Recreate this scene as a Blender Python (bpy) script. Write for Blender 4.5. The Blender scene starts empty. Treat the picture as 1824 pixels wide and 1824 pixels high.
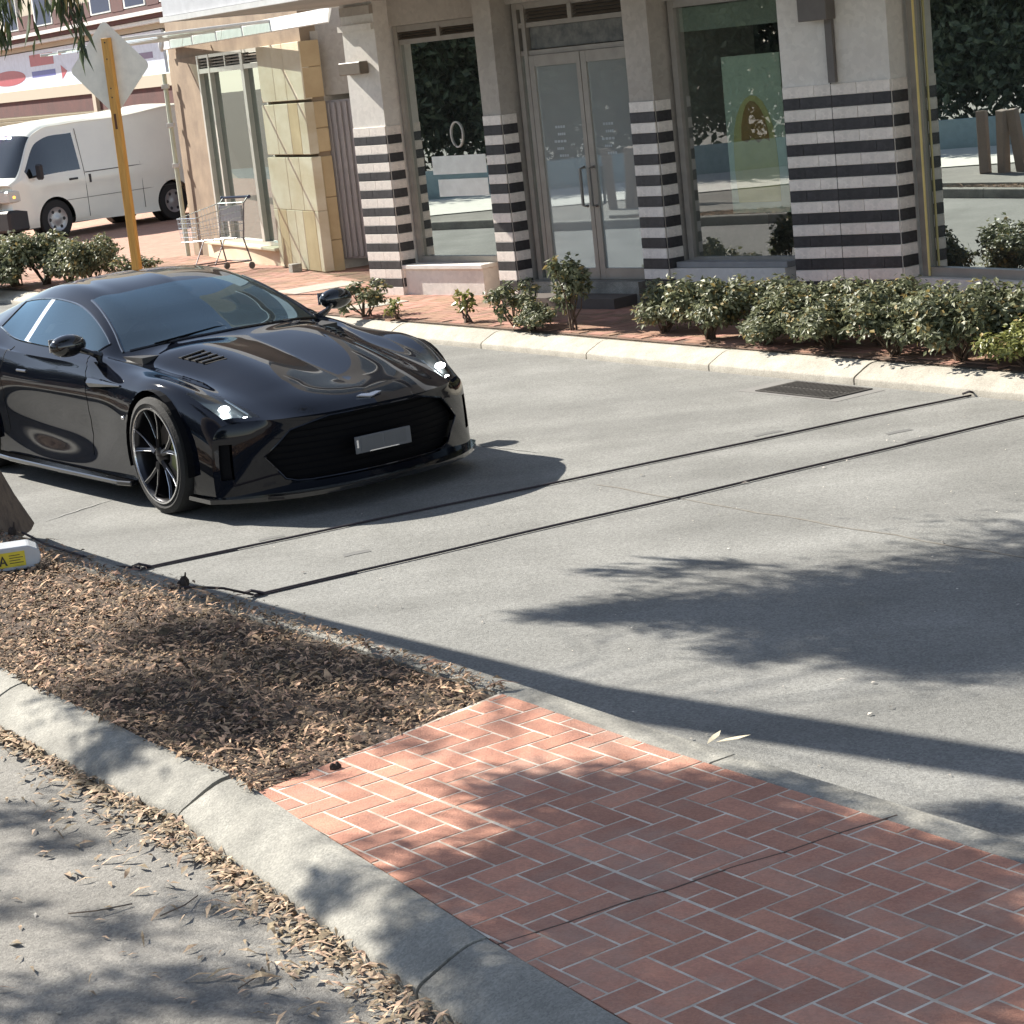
import bpy, bmesh, math, random
import numpy as np
from mathutils import Vector, Matrix
R = math.radians
rnd = random.Random(7)
rng = np.random.default_rng(11)
scene = bpy.context.scene
COL = scene.collection

# ------------------------------------------------------------------ camera
CAM_H = 2.48
cam_d = bpy.data.cameras.new("camera"); cam = bpy.data.objects.new("camera", cam_d); COL.objects.link(cam)
pitch, roll = 0.2114, -0.1069
fwd = Vector((0, math.cos(pitch), -math.sin(pitch))); up = Vector((0, math.sin(pitch), math.cos(pitch))); rt = Vector((1, 0, 0))
r_ = math.cos(roll)*rt + math.sin(roll)*up; u_ = -math.sin(roll)*rt + math.cos(roll)*up
cam.matrix_world = Matrix(((r_.x, u_.x, -fwd.x, 0), (r_.y, u_.y, -fwd.y, 0), (r_.z, u_.z, -fwd.z, CAM_H), (0, 0, 0, 1)))
cam_d.sensor_width = 36; cam_d.lens = 36*3836.6/1824; cam_d.clip_start = .1; cam_d.clip_end = 600
scene.camera = cam

# ------------------------------------------------------------------ sky, sun, exposure
SUN_AZ, SUN_EL = R(142), R(37.5)          # azimuth towards the sun, counter-clockwise from +X
world = bpy.data.worlds.new("World"); scene.world = world; world.use_nodes = True
wn = world.node_tree; wn.nodes.clear()
sky = wn.nodes.new("ShaderNodeTexSky"); sky.sky_type = 'NISHITA'; sky.sun_disc = False
sky.sun_elevation = SUN_EL; sky.sun_rotation = R(90)-SUN_AZ; sky.air_density = .9; sky.dust_density = .1; sky.ozone_density = 1.6
bg = wn.nodes.new("ShaderNodeBackground"); bg.inputs[1].default_value = 0.076
wo = wn.nodes.new("ShaderNodeOutputWorld")
skh = wn.nodes.new("ShaderNodeHueSaturation"); skh.inputs["Saturation"].default_value = .66; wn.links.new(sky.outputs[0], skh.inputs["Color"]); wn.links.new(skh.outputs[0], bg.inputs[0]); wn.links.new(bg.outputs[0], wo.inputs[0])
sun_d = bpy.data.lights.new("sun", 'SUN'); sun_d.energy = 4.6; sun_d.angle = R(.5); sun_d.color = (1, .94, .84)
sun = bpy.data.objects.new("sun", sun_d); COL.objects.link(sun)
SUN = Vector((math.cos(SUN_AZ)*math.cos(SUN_EL), math.sin(SUN_AZ)*math.cos(SUN_EL), math.sin(SUN_EL)))
sun.rotation_euler = SUN.to_track_quat('Z', 'Y').to_euler(); sun.location = SUN*40
vs = scene.view_settings; vs.view_transform = 'Standard'; vs.look = 'None'; vs.exposure = 1.45; vs.gamma = 1; vs.use_curve_mapping = False

# ------------------------------------------------------------------ materials
def mat(name, c, rough=.7, c2=None, scale=8, metal=0, bump=0, bscale=60, spec=.5, detail=6, coat=0, stretch=None, island=0, emit=0, contrast=(.35,.65)):
    m = bpy.data.materials.new(name); m.use_nodes = True; nt = m.node_tree; b = nt.nodes["Principled BSDF"]
    L = nt.links.new
    b.inputs["Roughness"].default_value = rough; b.inputs["Metallic"].default_value = metal
    b.inputs["Specular IOR Level"].default_value = spec; b.inputs["Coat Weight"].default_value = coat; b.inputs["Coat Roughness"].default_value = .035
    tc = nt.nodes.new("ShaderNodeTexCoord"); mp = nt.nodes.new("ShaderNodeMapping"); L(tc.outputs["Object"], mp.inputs[0])
    if stretch: mp.inputs["Scale"].default_value = stretch
    nz = nt.nodes.new("ShaderNodeTexNoise"); nz.inputs["Scale"].default_value = scale; nz.inputs["Detail"].default_value = detail; nz.inputs["Roughness"].default_value = .6
    L(mp.outputs[0], nz.inputs["Vector"])
    if c2 is None: c2 = tuple(x*.86 for x in c)
    cr = nt.nodes.new("ShaderNodeValToRGB"); e = cr.color_ramp.elements
    e[0].position = contrast[0]; e[0].color = (*c2, 1); e[1].position = contrast[1]; e[1].color = (*c, 1)
    L(nz.outputs[0], cr.inputs[0]); out = cr.outputs[0]
    if island:
        g = nt.nodes.new("ShaderNodeNewGeometry"); hs = nt.nodes.new("ShaderNodeHueSaturation")
        mr = nt.nodes.new("ShaderNodeMapRange"); mr.inputs[3].default_value = 1-island; mr.inputs[4].default_value = 1+island
        L(g.outputs["Random Per Island"], mr.inputs[0]); L(mr.outputs[0], hs.inputs["Value"])
        mh = nt.nodes.new("ShaderNodeMath"); mh.operation = 'MULTIPLY_ADD'; mh.inputs[1].default_value = -.03; mh.inputs[2].default_value = .515
        L(g.outputs["Random Per Island"], mh.inputs[0]); L(mh.outputs[0], hs.inputs["Hue"]); L(out, hs.inputs["Color"]); out = hs.outputs[0]
    L(out, b.inputs["Base Color"])
    if emit: L(out, b.inputs["Emission Color"]); b.inputs["Emission Strength"].default_value = emit
    if bump:
        n2 = nt.nodes.new("ShaderNodeTexNoise"); n2.inputs["Scale"].default_value = bscale; n2.inputs["Detail"].default_value = 4
        bp = nt.nodes.new("ShaderNodeBump"); bp.inputs["Strength"].default_value = bump; bp.inputs["Distance"].default_value = .01
        L(mp.outputs[0], n2.inputs["Vector"]); L(n2.outputs[0], bp.inputs["Height"]); L(bp.outputs[0], b.inputs["Normal"])
    return m
def per_object(m, amt=.15, sat=0):
    "tone that differs from object to object (tiles, bricks, stones)"
    nt = m.node_tree; b = nt.nodes["Principled BSDF"]; src = b.inputs["Base Color"].links[0].from_socket
    oi = nt.nodes.new("ShaderNodeObjectInfo"); mr = nt.nodes.new("ShaderNodeMapRange"); mr.inputs[3].default_value = 1-amt; mr.inputs[4].default_value = 1+amt
    hs = nt.nodes.new("ShaderNodeHueSaturation"); nt.links.new(oi.outputs["Random"], mr.inputs[0]); nt.links.new(mr.outputs[0], hs.inputs["Value"])
    nt.links.new(src, hs.inputs["Color"]); nt.links.new(hs.outputs[0], b.inputs["Base Color"]); return m
def speckle(m, scale, lo, hi):
    "grain of stone and sand in the colour"
    nt = m.node_tree; b = nt.nodes["Principled BSDF"]; src = b.inputs["Base Color"].links[0].from_socket; L = nt.links.new
    tc = nt.nodes.new("ShaderNodeTexCoord"); v = nt.nodes.new("ShaderNodeTexVoronoi"); v.inputs["Scale"].default_value = scale; L(tc.outputs["Object"], v.inputs["Vector"])
    sep = nt.nodes.new("ShaderNodeSeparateColor"); L(v.outputs["Color"], sep.inputs[0])
    n = nt.nodes.new("ShaderNodeTexNoise"); n.inputs["Scale"].default_value = scale*.13; n.inputs["Detail"].default_value = 8; n.inputs["Roughness"].default_value = .75; L(tc.outputs["Object"], n.inputs["Vector"])
    a = nt.nodes.new("ShaderNodeMath"); a.operation = 'ADD'; L(sep.outputs[0], a.inputs[0]); L(n.outputs[0], a.inputs[1])
    r = nt.nodes.new("ShaderNodeMapRange"); r.inputs[1].default_value = .4; r.inputs[2].default_value = 1.6; r.inputs[3].default_value = lo; r.inputs[4].default_value = hi; L(a.outputs[0], r.inputs[0])
    h = nt.nodes.new("ShaderNodeHueSaturation"); L(r.outputs[0], h.inputs["Value"]); L(src, h.inputs["Color"]); L(h.outputs[0], b.inputs["Base Color"]); return m
def glass_mat(name, tint, trans, rough=.0, refl=(1, 1, 1), boost=1.5, dif=.15):
    "pane: glossy reflection over a tinted see-through body"
    m = bpy.data.materials.new(name); m.use_nodes = True; nt = m.node_tree; nt.nodes.clear(); L = nt.links.new
    o = nt.nodes.new("ShaderNodeOutputMaterial"); mx = nt.nodes.new("ShaderNodeMixShader"); mb = nt.nodes.new("ShaderNodeMixShader")
    t = nt.nodes.new("ShaderNodeBsdfTransparent"); t.inputs[0].default_value = (*tint, 1)
    d = nt.nodes.new("ShaderNodeBsdfDiffuse"); d.inputs[0].default_value = (*[x*dif for x in tint], 1)
    g = nt.nodes.new("ShaderNodeBsdfGlossy"); g.inputs["Roughness"].default_value = rough; g.inputs[0].default_value = (*refl, 1)
    fr = nt.nodes.new("ShaderNodeFresnel"); fr.inputs[0].default_value = boost
    nz = nt.nodes.new("ShaderNodeTexNoise"); nz.inputs["Scale"].default_value = 1.3
    bp = nt.nodes.new("ShaderNodeBump"); bp.inputs["Strength"].default_value = .015; bp.inputs["Distance"].default_value = .02
    L(nz.outputs[0], bp.inputs["Height"]); L(bp.outputs[0], g.inputs["Normal"])
    mb.inputs[0].default_value = trans; L(d.outputs[0], mb.inputs[1]); L(t.outputs[0], mb.inputs[2])
    ge = nt.nodes.new("ShaderNodeNewGeometry"); om = nt.nodes.new("ShaderNodeMath"); om.operation = 'SUBTRACT'; om.inputs[0].default_value = 1; L(ge.outputs["Backfacing"], om.inputs[1])
    mu = nt.nodes.new("ShaderNodeMath"); mu.operation = 'MULTIPLY'; L(om.outputs[0], mu.inputs[0]); L(fr.outputs[0], mu.inputs[1])
    L(mu.outputs[0], mx.inputs[0]); L(mb.outputs[0], mx.inputs[1]); L(g.outputs[0], mx.inputs[2]); L(mx.outputs[0], o.inputs[0])
    return m
def leaf_mat(name, c, c2, rough=.35, trans=.25, dead=.07):
    m = mat(name, c, rough, c2, 30, island=.45)
    nt = m.node_tree; b = nt.nodes["Principled BSDF"]; o = nt.nodes["Material Output"]
    g = nt.nodes.new("ShaderNodeNewGeometry"); mr = nt.nodes.new("ShaderNodeMath"); mr.operation = 'MULTIPLY'; mr.inputs[1].default_value = 7.31
    fr_ = nt.nodes.new("ShaderNodeMath"); fr_.operation = 'FRACT'; gt = nt.nodes.new("ShaderNodeMath"); gt.operation = 'GREATER_THAN'; gt.inputs[1].default_value = 1-dead
    mc = nt.nodes.new("ShaderNodeMix"); mc.data_type = 'RGBA'; mc.inputs["B"].default_value = (.32, .24, .09, 1)
    L = nt.links.new; L(g.outputs["Random Per Island"], mr.inputs[0]); L(mr.outputs[0], fr_.inputs[0]); L(fr_.outputs[0], gt.inputs[0]); L(gt.outputs[0], mc.inputs["Factor"])
    L(b.inputs["Base Color"].links[0].from_socket, mc.inputs["A"]); L(mc.outputs["Result"], b.inputs["Base Color"])
    t = nt.nodes.new("ShaderNodeBsdfTranslucent"); mx = nt.nodes.new("ShaderNodeMixShader"); mx.inputs[0].default_value = trans
    nt.links.new(b.inputs["Base Color"].links[0].from_socket, t.inputs[0])
    nt.links.new(b.outputs[0], mx.inputs[1]); nt.links.new(t.outputs[0], mx.inputs[2]); nt.links.new(mx.outputs[0], o.inputs[0])
    return m

# ------------------------------------------------------------------ object helpers
def tag(o, label=None, cat=None, group=None, kind=None):
    if label: o['label'] = label
    if cat: o['category'] = cat
    if group: o['group'] = group
    if kind: o['kind'] = kind
    return o
def empty(name, loc=(0, 0, 0), rz=0):
    o = bpy.data.objects.new(name, None); COL.objects.link(o); o.location = loc; o.rotation_euler = (0, 0, rz); o.empty_display_size = .1
    return o
def outward(v, f, c):
    "turn the faces of an open shell away from c"
    p = np.asarray(v)[f]; n = np.cross(p[:, 1]-p[:, 0], p[:, 2]-p[:, 0]); d = (n*(p.mean(1)-np.asarray(c))).sum(1)
    return np.where((d < 0)[:, None], f[:, ::-1], f)
def link_mesh(name, me, parent=None):
    o = bpy.data.objects.new(name, me); COL.objects.link(o)
    if parent: o.parent = parent
    return o
def mesh_np(name, v, f, m, parent=None, smooth=False, mi=None):
    "v (n,3), f (k,3|4) arrays"
    v = np.asarray(v, np.float32); f = np.asarray(f, np.int32)
    me = bpy.data.meshes.new(name); me.vertices.add(len(v)); me.vertices.foreach_set("co", v.ravel())
    n = f.shape[1]; me.loops.add(f.size); me.loops.foreach_set("vertex_index", f.ravel())
    me.polygons.add(len(f)); me.polygons.foreach_set("loop_start", np.arange(0, f.size, n, dtype=np.int32)); me.polygons.foreach_set("loop_total", np.full(len(f), n, np.int32))
    for x in (m if isinstance(m, (list, tuple)) else [m]): me.materials.append(x)
    if mi is not None: me.polygons.foreach_set("material_index", np.asarray(mi, np.int32))
    me.polygons.foreach_set("use_smooth", np.full(len(f), smooth)); me.update(); me.validate()
    return link_mesh(name, me, parent)
class MB:
    "collects shapes in one mesh"
    def __init__(s): s.v = []; s.f = []
    def add(s, vs, fs):
        k = len(s.v); s.v += [tuple(p) for p in vs]; s.f += [tuple(i+k for i in q) for q in fs]; return s
    def box(s, lo, hi, T=None):
        p = [(x, y, z) for z in (lo[2], hi[2]) for y in (lo[1], hi[1]) for x in (lo[0], hi[0])]
        if T: p = [T(q) for q in p]
        return s.add(p, [(0, 2, 3, 1), (4, 5, 7, 6), (0, 1, 5, 4), (2, 6, 7, 3), (0, 4, 6, 2), (1, 3, 7, 5)])
    def tube(s, pts, r, n=8, cap=True, r2=None):
        pts = [Vector(p) for p in pts]; k = len(pts); rs = r if isinstance(r, (list, tuple)) else [r]*k
        ring = []; t0 = (pts[1]-pts[0]).normalized(); a = Vector((0, 0, 1)) if abs(t0.z) < .9 else Vector((1, 0, 0)); u = t0.cross(a).normalized()
        for i, p in enumerate(pts):
            t = (pts[min(i+1, k-1)]-pts[max(i-1, 0)]).normalized(); u = (u - t*u.dot(t)).normalized(); w = t.cross(u)
            ring += [p+(u*math.cos(2*math.pi*j/n)+w*math.sin(2*math.pi*j/n))*rs[i] for j in range(n)]
        fs = [(i*n+j, i*n+(j+1) % n, (i+1)*n+(j+1) % n, (i+1)*n+j) for i in range(k-1) for j in range(n)]
        if cap: fs += [tuple(range(n))[::-1], tuple(range((k-1)*n, k*n))]
        return s.add(ring, fs)
    def prism(s, poly, z0, z1, T=None):
        n = len(poly); p = [(x, y, z0) for x, y in poly]+[(x, y, z1) for x, y in poly]
        if T: p = [T(q) for q in p]
        return s.add(p, [tuple(range(n))[::-1], tuple(range(n, 2*n))]+[(i, (i+1) % n, n+(i+1) % n, n+i) for i in range(n)])
    def lathe(s, prof, T, n=32):
        "prof [(r, h)], axis h"
        p = [T((r*math.cos(2*math.pi*j/n), r*math.sin(2*math.pi*j/n), h)) for r, h in prof for j in range(n)]
        return s.add(p, [(i*n+j, i*n+(j+1) % n, (i+1)*n+(j+1) % n, (i+1)*n+j) for i in range(len(prof)-1) for j in range(n)])
    def ball(s, c, r, T=None, nu=10, nv=7):
        rx, ry, rz = r if isinstance(r, (tuple, list)) else (r, r, r)
        p = [(c[0]+rx*math.sin(math.pi*i/nv)*math.cos(2*math.pi*j/nu), c[1]+ry*math.sin(math.pi*i/nv)*math.sin(2*math.pi*j/nu), c[2]+rz*math.cos(math.pi*i/nv)) for i in range(nv+1) for j in range(nu)]
        if T: p = [T(q) for q in p]
        return s.add(p, [(i*nu+j, (i+1)*nu+j, (i+1)*nu+(j+1) % nu, i*nu+(j+1) % nu) for i in range(nv) for j in range(nu)])
    def mesh(s, name, m, bevel=0, smooth=False):
        me = bpy.data.meshes.new(name); me.from_pydata(s.v, [], s.f)
        bm = bmesh.new(); bm.from_mesh(me); bmesh.ops.recalc_face_normals(bm, faces=bm.faces)
        if bevel:
            bmesh.ops.bevel(bm, geom=bm.edges[:], offset=bevel, segments=1, affect='EDGES', profile=.7)
        bm.to_mesh(me); bm.free()
        for x in (m if isinstance(m, (list, tuple)) else [m]): me.materials.append(x)
        if smooth:
            me.polygons.foreach_set("use_smooth", np.full(len(me.polygons), True)); me.set_sharp_from_angle(angle=R(40))
        return me
    def build(s, name, m, parent=None, bevel=0, smooth=False): return link_mesh(name, s.mesh(name, m, bevel, smooth), parent)
class Plane:
    "vertical wall plane: s along, z up, d out towards the street"
    def __init__(s, a, deg, z0=0): s.a = a; s.t = R(deg); s.c, s.sn = math.cos(s.t), math.sin(s.t); s.z0 = z0
    def P(s, q): x, d, z = q; return (s.a[0]+s.c*x+s.sn*d, s.a[1]+s.sn*x-s.c*d, z+s.z0)
    def box(s, mb, s0, s1, z0, z1, d0, d1): return mb.box((s0, min(d0, d1), z0), (s1, max(d0, d1), z1), s.P)
    def one(s, name, m, par, s0, s1, z0, z1, d0, d1, bevel=0): return s.box(MB(), s0, s1, z0, z1, d0, d1).build(name, m, par, bevel)
def catmull(ts, P, t):
    "cubic Hermite through P at ts (finite-difference tangents)"
    ts = np.asarray(ts, float); P = np.asarray(P, float); P = P.reshape(len(ts), -1)
    d = np.diff(P, axis=0)/np.diff(ts)[:, None]; m = np.zeros_like(P); m[1:-1] = (d[1:]*np.diff(ts)[:-1, None]+d[:-1]*np.diff(ts)[1:, None])/(ts[2:]-ts[:-2])[:, None]; m[0] = d[0]; m[-1] = d[-1]
    t = np.clip(np.asarray(t, float), ts[0], ts[-1]); i = np.clip(np.searchsorted(ts, t, side='right')-1, 0, len(ts)-2); h = (ts[i+1]-ts[i]); u = (t-ts[i])/h
    u = u[:, None]; h = h[:, None]
    return P[i]*(2*u**3-3*u**2+1)+m[i]*h*(u**3-2*u**2+u)+P[i+1]*(-2*u**3+3*u**2)+m[i+1]*h*(u**3-u**2)
# ------------------------------------------------------------------ loft machinery for vehicle bodies
def loft(feats, brk, nrow, nseg):
    "feats: list of knot lists [(x,y,z)] front to back; brk[j]: x at shared stations. returns rows (station t) x cols (v) points"
    nb = len(brk[0]); tt = np.concatenate([np.linspace(k, k+1, nrow[k], endpoint=False) for k in range(nb-1)]+[[nb-1]])
    cur = []
    for F, B in zip(feats, brk):
        x = np.interp(tt, range(nb), B); F = sorted(F)
        yz = catmull([k[0] for k in F], [(k[1], k[2]) for k in F], x); cur.append(np.column_stack([x, yz]))
    cur = np.array(cur); J = len(feats)                     # J, rows, 3
    vv = np.concatenate([np.linspace(j, j+1, nseg[j], endpoint=False) for j in range(J-1)]+[[J-1]])
    flat = cur.reshape(J, -1); out = catmull(range(J), flat, vv).reshape(len(vv), len(tt), 3).transpose(1, 0, 2)
    return out, tt, vv
def grid_faces(nr, nc, mask=None):
    i = np.arange(nr-1)[:, None]*nc+np.arange(nc-1)[None]; f = np.stack([i, i+1, i+nc+1, i+nc], -1).reshape(-1, 4)
    return f if mask is None else f[mask.reshape(-1)]
def compact(v, f):
    u, inv = np.unique(f, return_inverse=True); return v[u], inv.reshape(f.shape)
def mirror(v, f):
    v2 = v*[1, -1, 1]; return np.vstack([v, v2]), np.vstack([f, f[:, ::-1]+len(v)])
def arch_cut(P, wheels, vmin, vv, r):
    "keeps faces outside the wheel arches, pulling the border onto the circle. returns mask"
    nr, nc = P.shape[:2]; keepv = np.ones((nr, nc), bool); side = (vv > vmin)[None, :]
    for wx, wz in wheels:
        d = np.hypot(P[..., 0]-wx, P[..., 2]-wz); keepv &= ~((d < r) & side)
    fk = keepv[:-1, :-1] | keepv[1:, :-1] | keepv[:-1, 1:] | keepv[1:, 1:]
    for wx, wz in wheels:
        dx = P[..., 0]-wx; dz = P[..., 2]-wz; d = np.hypot(dx, dz); s = np.where((d < r) & side, r/np.maximum(d, 1e-3), 1)
        P[..., 0] = wx+dx*s; P[..., 2] = wz+dz*s
    return fk

def build_sports_car():
    paint = mat("black metallic paint", (.0042, .0052, .0092), .2, (.0032, .0042, .0075), 900, metal=0, coat=.85, spec=0)
    trim = mat("satin black trim", (.004, .004, .005), .6, spec=.08)
    gloss = mat("gloss black trim", (.01, .01, .011), .08, coat=.6)
    rubber = mat("tyre rubber", (.011, .011, .011), .8, bump=.3, bscale=90)
    rimm = mat("satin dark alloy", (.05, .05, .055), .28, metal=.9)
    edge = mat("polished alloy edge", (.75, .75, .76), .18, metal=1)
    disc = mat("brake steel", (.35, .33, .32), .35, metal=1)
    glass = glass_mat("tinted car glass", (.22, .25, .27), .45, boost=1.95, refl=(.60, .86, 1.0))
    leather = mat("dark leather", (.03, .028, .027), .5)
    lampg = glass_mat("headlight glass", (.55, .60, .62), .9, boost=1.35)
    lampe = mat("lit lamp element", (1, .98, .94), .2, (1, .98, .94), emit=9)
    bowl = mat("lamp bowl", (.34, .37, .38), .3, metal=.7)
    silver = mat("badge silver", (.8, .8, .82), .2, metal=.8)
    plate = mat("grey plate", (.10, .105, .115), .45); plate2 = mat("grey plate patch", (.085, .088, .095), .5)
    car = empty("sports_car", (-1.262, 13.08, 0.0), R(-55.5))
    tag(car, "low black sports coupe with dark alloy wheels driving along the road", "car")
    F = [
     [(.86,0,.585),(.80,0,.625),(.5,0,.708),(0,0,.812),(-.4,0,.884),(-.60,0,.925),(-.8,0,1.00),(-1.1,0,1.125),(-1.45,0,1.232),(-1.85,0,1.272),(-2.2,0,1.262),(-2.6,0,1.205),(-3.0,0,1.10),(-3.38,0,.985),(-3.6,0,.95),(-3.84,0,.93)],
     [(.84,.30,.583),(.78,.33,.62),(.5,.35,.730),(0,.37,.851),(-.4,.40,.906),(-.64,.40,.915),(-.85,.39,1.0),(-1.1,.38,1.105),(-1.47,.36,1.21),(-1.85,.35,1.252),(-2.2,.34,1.244),(-2.6,.33,1.185),(-3.0,.34,1.08),(-3.38,.38,.972),(-3.84,.40,.92)],
     [(.75,.56,.582),(.5,.575,.664),(.2,.59,.724),(0,.60,.753),(-.4,.64,.815),(-.80,.715,.875),(-1.0,.665,.985),(-1.25,.61,1.09),(-1.5,.57,1.16),(-1.85,.55,1.20),(-2.2,.53,1.192),(-2.6,.51,1.14),(-2.9,.53,1.07),(-3.3,.58,.965),(-3.84,.60,.895)],
     [(.66,.68,.585),(.5,.70,.648),(.2,.725,.735),(0,.74,.772),(-.4,.77,.82),(-.86,.82,.868),(-1.2,.835,.876),(-1.85,.84,.885),(-2.3,.815,.905),(-2.7,.745,.965),(-3.0,.71,.95),(-3.4,.70,.92),(-3.84,.69,.88)],
     [(.57,.79,.58),(.4,.825,.672),(.2,.86,.752),(0,.875,.785),(-.3,.882,.79),(-.8,.885,.80),(-1.3,.885,.81),(-1.9,.885,.83),(-2.4,.91,.855),(-2.8,.92,.868),(-3.2,.89,.87),(-3.6,.82,.86),(-3.84,.77,.84)],
     [(.52,.86,.52),(.4,.885,.57),(.2,.93,.63),(0,.952,.665),(-.4,.948,.68),(-.9,.93,.67),(-1.5,.93,.67),(-2.2,.95,.69),(-2.8,.982,.71),(-3.3,.95,.70),(-3.7,.87,.68),(-3.84,.82,.66)],
     [(.50,.885,.37),(.3,.92,.39),(0,.965,.45),(-.45,.94,.42),(-.9,.905,.40),(-1.4,.892,.40),(-1.9,.90,.41),(-2.4,.94,.43),(-2.8,.975,.45),(-3.4,.93,.45),(-3.84,.84,.45)],
     [(.50,.89,.15),(0,.93,.17),(-.45,.925,.16),(-1.2,.915,.16),(-2.0,.92,.16),(-2.8,.94,.18),(-3.84,.82,.28)]]
    F = [[(x*1.13 if x > .25 else x, y, z-(.012 if x > .3 else 0)) for x, y, z in f_] for f_ in F]
    N = [x*1.13 for x in [.86,.84,.75,.66,.57,.52,.50,.50]]
    C = [-.60,-.64,-.80,-.86,-.86,-.86,-.86,-.86]; H = [-1.45,-1.47,-1.55,-1.58,-1.58,-1.58,-1.58,-1.58]
    T = [-2.62,-2.62,-2.60,-2.66,-2.7,-2.7,-2.7,-2.7]; G = [-3.38,-3.38,-3.30,-3.3,-3.3,-3.3,-3.3,-3.3]; E_ = [-3.84]*8
    brk = [[N[j], C[j], H[j], T[j], G[j], E_[j]] for j in range(8)]
    nrow = [70, 36, 44, 30, 20]; nseg = [16, 14, 20, 10, 12, 14, 14]
    P, tt, vv = loft(F, brk, nrow, nseg); nr, nc = P.shape[:2]
    fk = arch_cut(P, [(0, .355), (-2.805, .355)], 4.15, vv, .385)
    tc = (tt[:-1]+tt[1:])/2; vc = (vv[:-1]+vv[1:])/2; TT, VV = np.meshgrid(tc, vc, indexing='ij')
    xc = (P[:-1, :-1, 0]+P[1:, 1:, 0])/2
    wind = (TT > 1.03) & (TT < 1.93) & (VV < 1.90)
    side = (TT > 1.16) & (TT < 2.98) & (VV > 2.16) & (VV < 2.90)
    back = (TT > 3.12) & (TT < 3.9) & (VV < 1.8)
    lamp = (TT < .25) & (TT > .03) & (VV > 2.55+1.2*np.maximum(0, TT-.1)) & (VV < 3.98)
    body = fk & ~wind & ~side & ~back & ~lamp
    CC = (-1.6, 0, .45)
    def part(name, mask, m, off=0, mir=True):
        f = grid_faces(nr, nc, mask); v, f = compact(P.reshape(-1, 3), f)
        if mir: v, f = mirror(v, f)
        o = mesh_np(name, v, outward(v, f, CC), m, car, True)
        bm = bmesh.new(); bm.from_mesh(o.data); bmesh.ops.remove_doubles(bm, verts=bm.verts, dist=.0006); bm.to_mesh(o.data); bm.free(); return o
    part("body", body, paint)
    part("windscreen", wind, glass); part("rear_window", back, glass)
    for sgn in (1, -1):
        v, f = compact(P.reshape(-1, 3), grid_faces(nr, nc, side & (TT < 2.42))); mesh_np("side_window", v*[1, sgn, 1], outward(v*[1, sgn, 1], f, CC), glass, car, True)
        v, f = compact(P.reshape(-1, 3), grid_faces(nr, nc, side & (TT > 2.47))); mesh_np("quarter_window", v*[1, sgn, 1], outward(v*[1, sgn, 1], f, CC), glass, car, True)
        v, f = compact(P.reshape(-1, 3), grid_faces(nr, nc, side & (TT >= 2.42) & (TT <= 2.47))); mesh_np("window_pillar", v*[1, sgn, 1], f, edge, car, True)
        v, f = compact(P.reshape(-1, 3), grid_faces(nr, nc, lamp)); lm = mesh_np("headlight", v*[1, sgn, 1], outward(v*[1, sgn, 1], f, CC), lampg, car, True)
        # lamp bowl and lit elements just inside the lens
        vin = (v-[.045, 0, .02])*[1, sgn, 1]; mesh_np("lamp_bowl", vin, f, bowl, lm, True)
        i0 = np.argmin(abs(tt-.10)); j0 = np.argmin(abs(vv-3.35)); q = P[i0, j0]*[1, sgn, 1]; a = (P[i0-4, j0-4]-P[i0, j0])
        MB().ball(q+np.array([-.012, 0, -.004]), (.026, .036, .020)).build("lamp_element", lampe, lm, smooth=True)
        q2 = P[i0-5, j0-3]*[1, sgn, 1]; MB().ball(q2+np.array([-.012, 0, -.004]), (.012, .016, .010)).build("lamp_element", lampe, lm, smooth=True)
        pts = [tuple(P[i, np.argmin(abs(vv-2.8))]*[1, sgn, 1]+np.array([-.004, 0, -.004])) for i in range(4, 15, 2)]
        MB().tube(pts, .005, 6).build("light_bar", edge, lm, smooth=True)
    # seals round the glass
    for sgn in (1, -1):
        s = MB()
        def line(rows, cols, r=.007): s.tube([tuple(P[i, j]*[1, sgn, 1]) for i, j in zip(rows, cols)], r, 6)
        ia, ib = np.argmin(abs(tt-1.03)), np.argmin(abs(tt-1.93)); jv = np.argmin(abs(vv-1.90)); s.tube([tuple(P[i, jv]*[1, sgn, 1]) for i in range(ia, ib+1, 2)], .009, 6)
        if sgn == 1:
            s.tube([tuple(P[ia, j]) for j in range(jv, -1, -3)]+[tuple(P[ia, j]*[1, -1, 1]) for j in range(0, jv+1, 3)], .010, 6)
        ic, idd = np.argmin(abs(tt-1.16)), np.argmin(abs(tt-2.98)); ja, jb = np.argmin(abs(vv-2.16)), np.argmin(abs(vv-2.90))
        loop = [(i, ja) for i in range(ic, idd+1, 3)]+[(idd, j) for j in range(ja, jb+1, 3)]+[(i, jb) for i in range(idd, ic-1, -3)]+[(ic, j) for j in range(jb, ja-1, -3)]
        s.tube([tuple(P[i, j]*[1, sgn, 1]) for i, j in loop], .007, 6); s.build("window_seal", gloss, car, smooth=True)
    # front and rear skins between the two flanks
    def skin(row, bulge, nb, jtop, zb, name, cut=None, sgnx=1):
        top = P[row, :jtop+1]; L_ = top[::-1]; top = np.vstack([top[::-1]*[1, 1, 1], top[1:]*[1, -1, 1]]); n = len(top)
        sd = P[row, jtop:]; m = nb; sd = catmull(np.linspace(0, 1, len(sd)), sd, np.linspace(0, 1, m)); b = np.linspace(0, 1, m)[:, None, None]
        a = np.linspace(0, 1, n); left = sd[:, None]; right = sd[:, None]*[1, -1, 1]
        botx = top[:, 0].copy(); bot = np.column_stack([np.interp(a, [0, .5, 1], [0, 0, 0])+sd[-1, 0]+(1-(2*a-1)**2)**.8*(top[n//2, 0]-top[0, 0]+zb)*1, np.interp(a, [0, 1], [sd[-1, 1], -sd[-1, 1]]), np.full(n, sd[-1, 2])])
        A = a[None, :, None]
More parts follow.
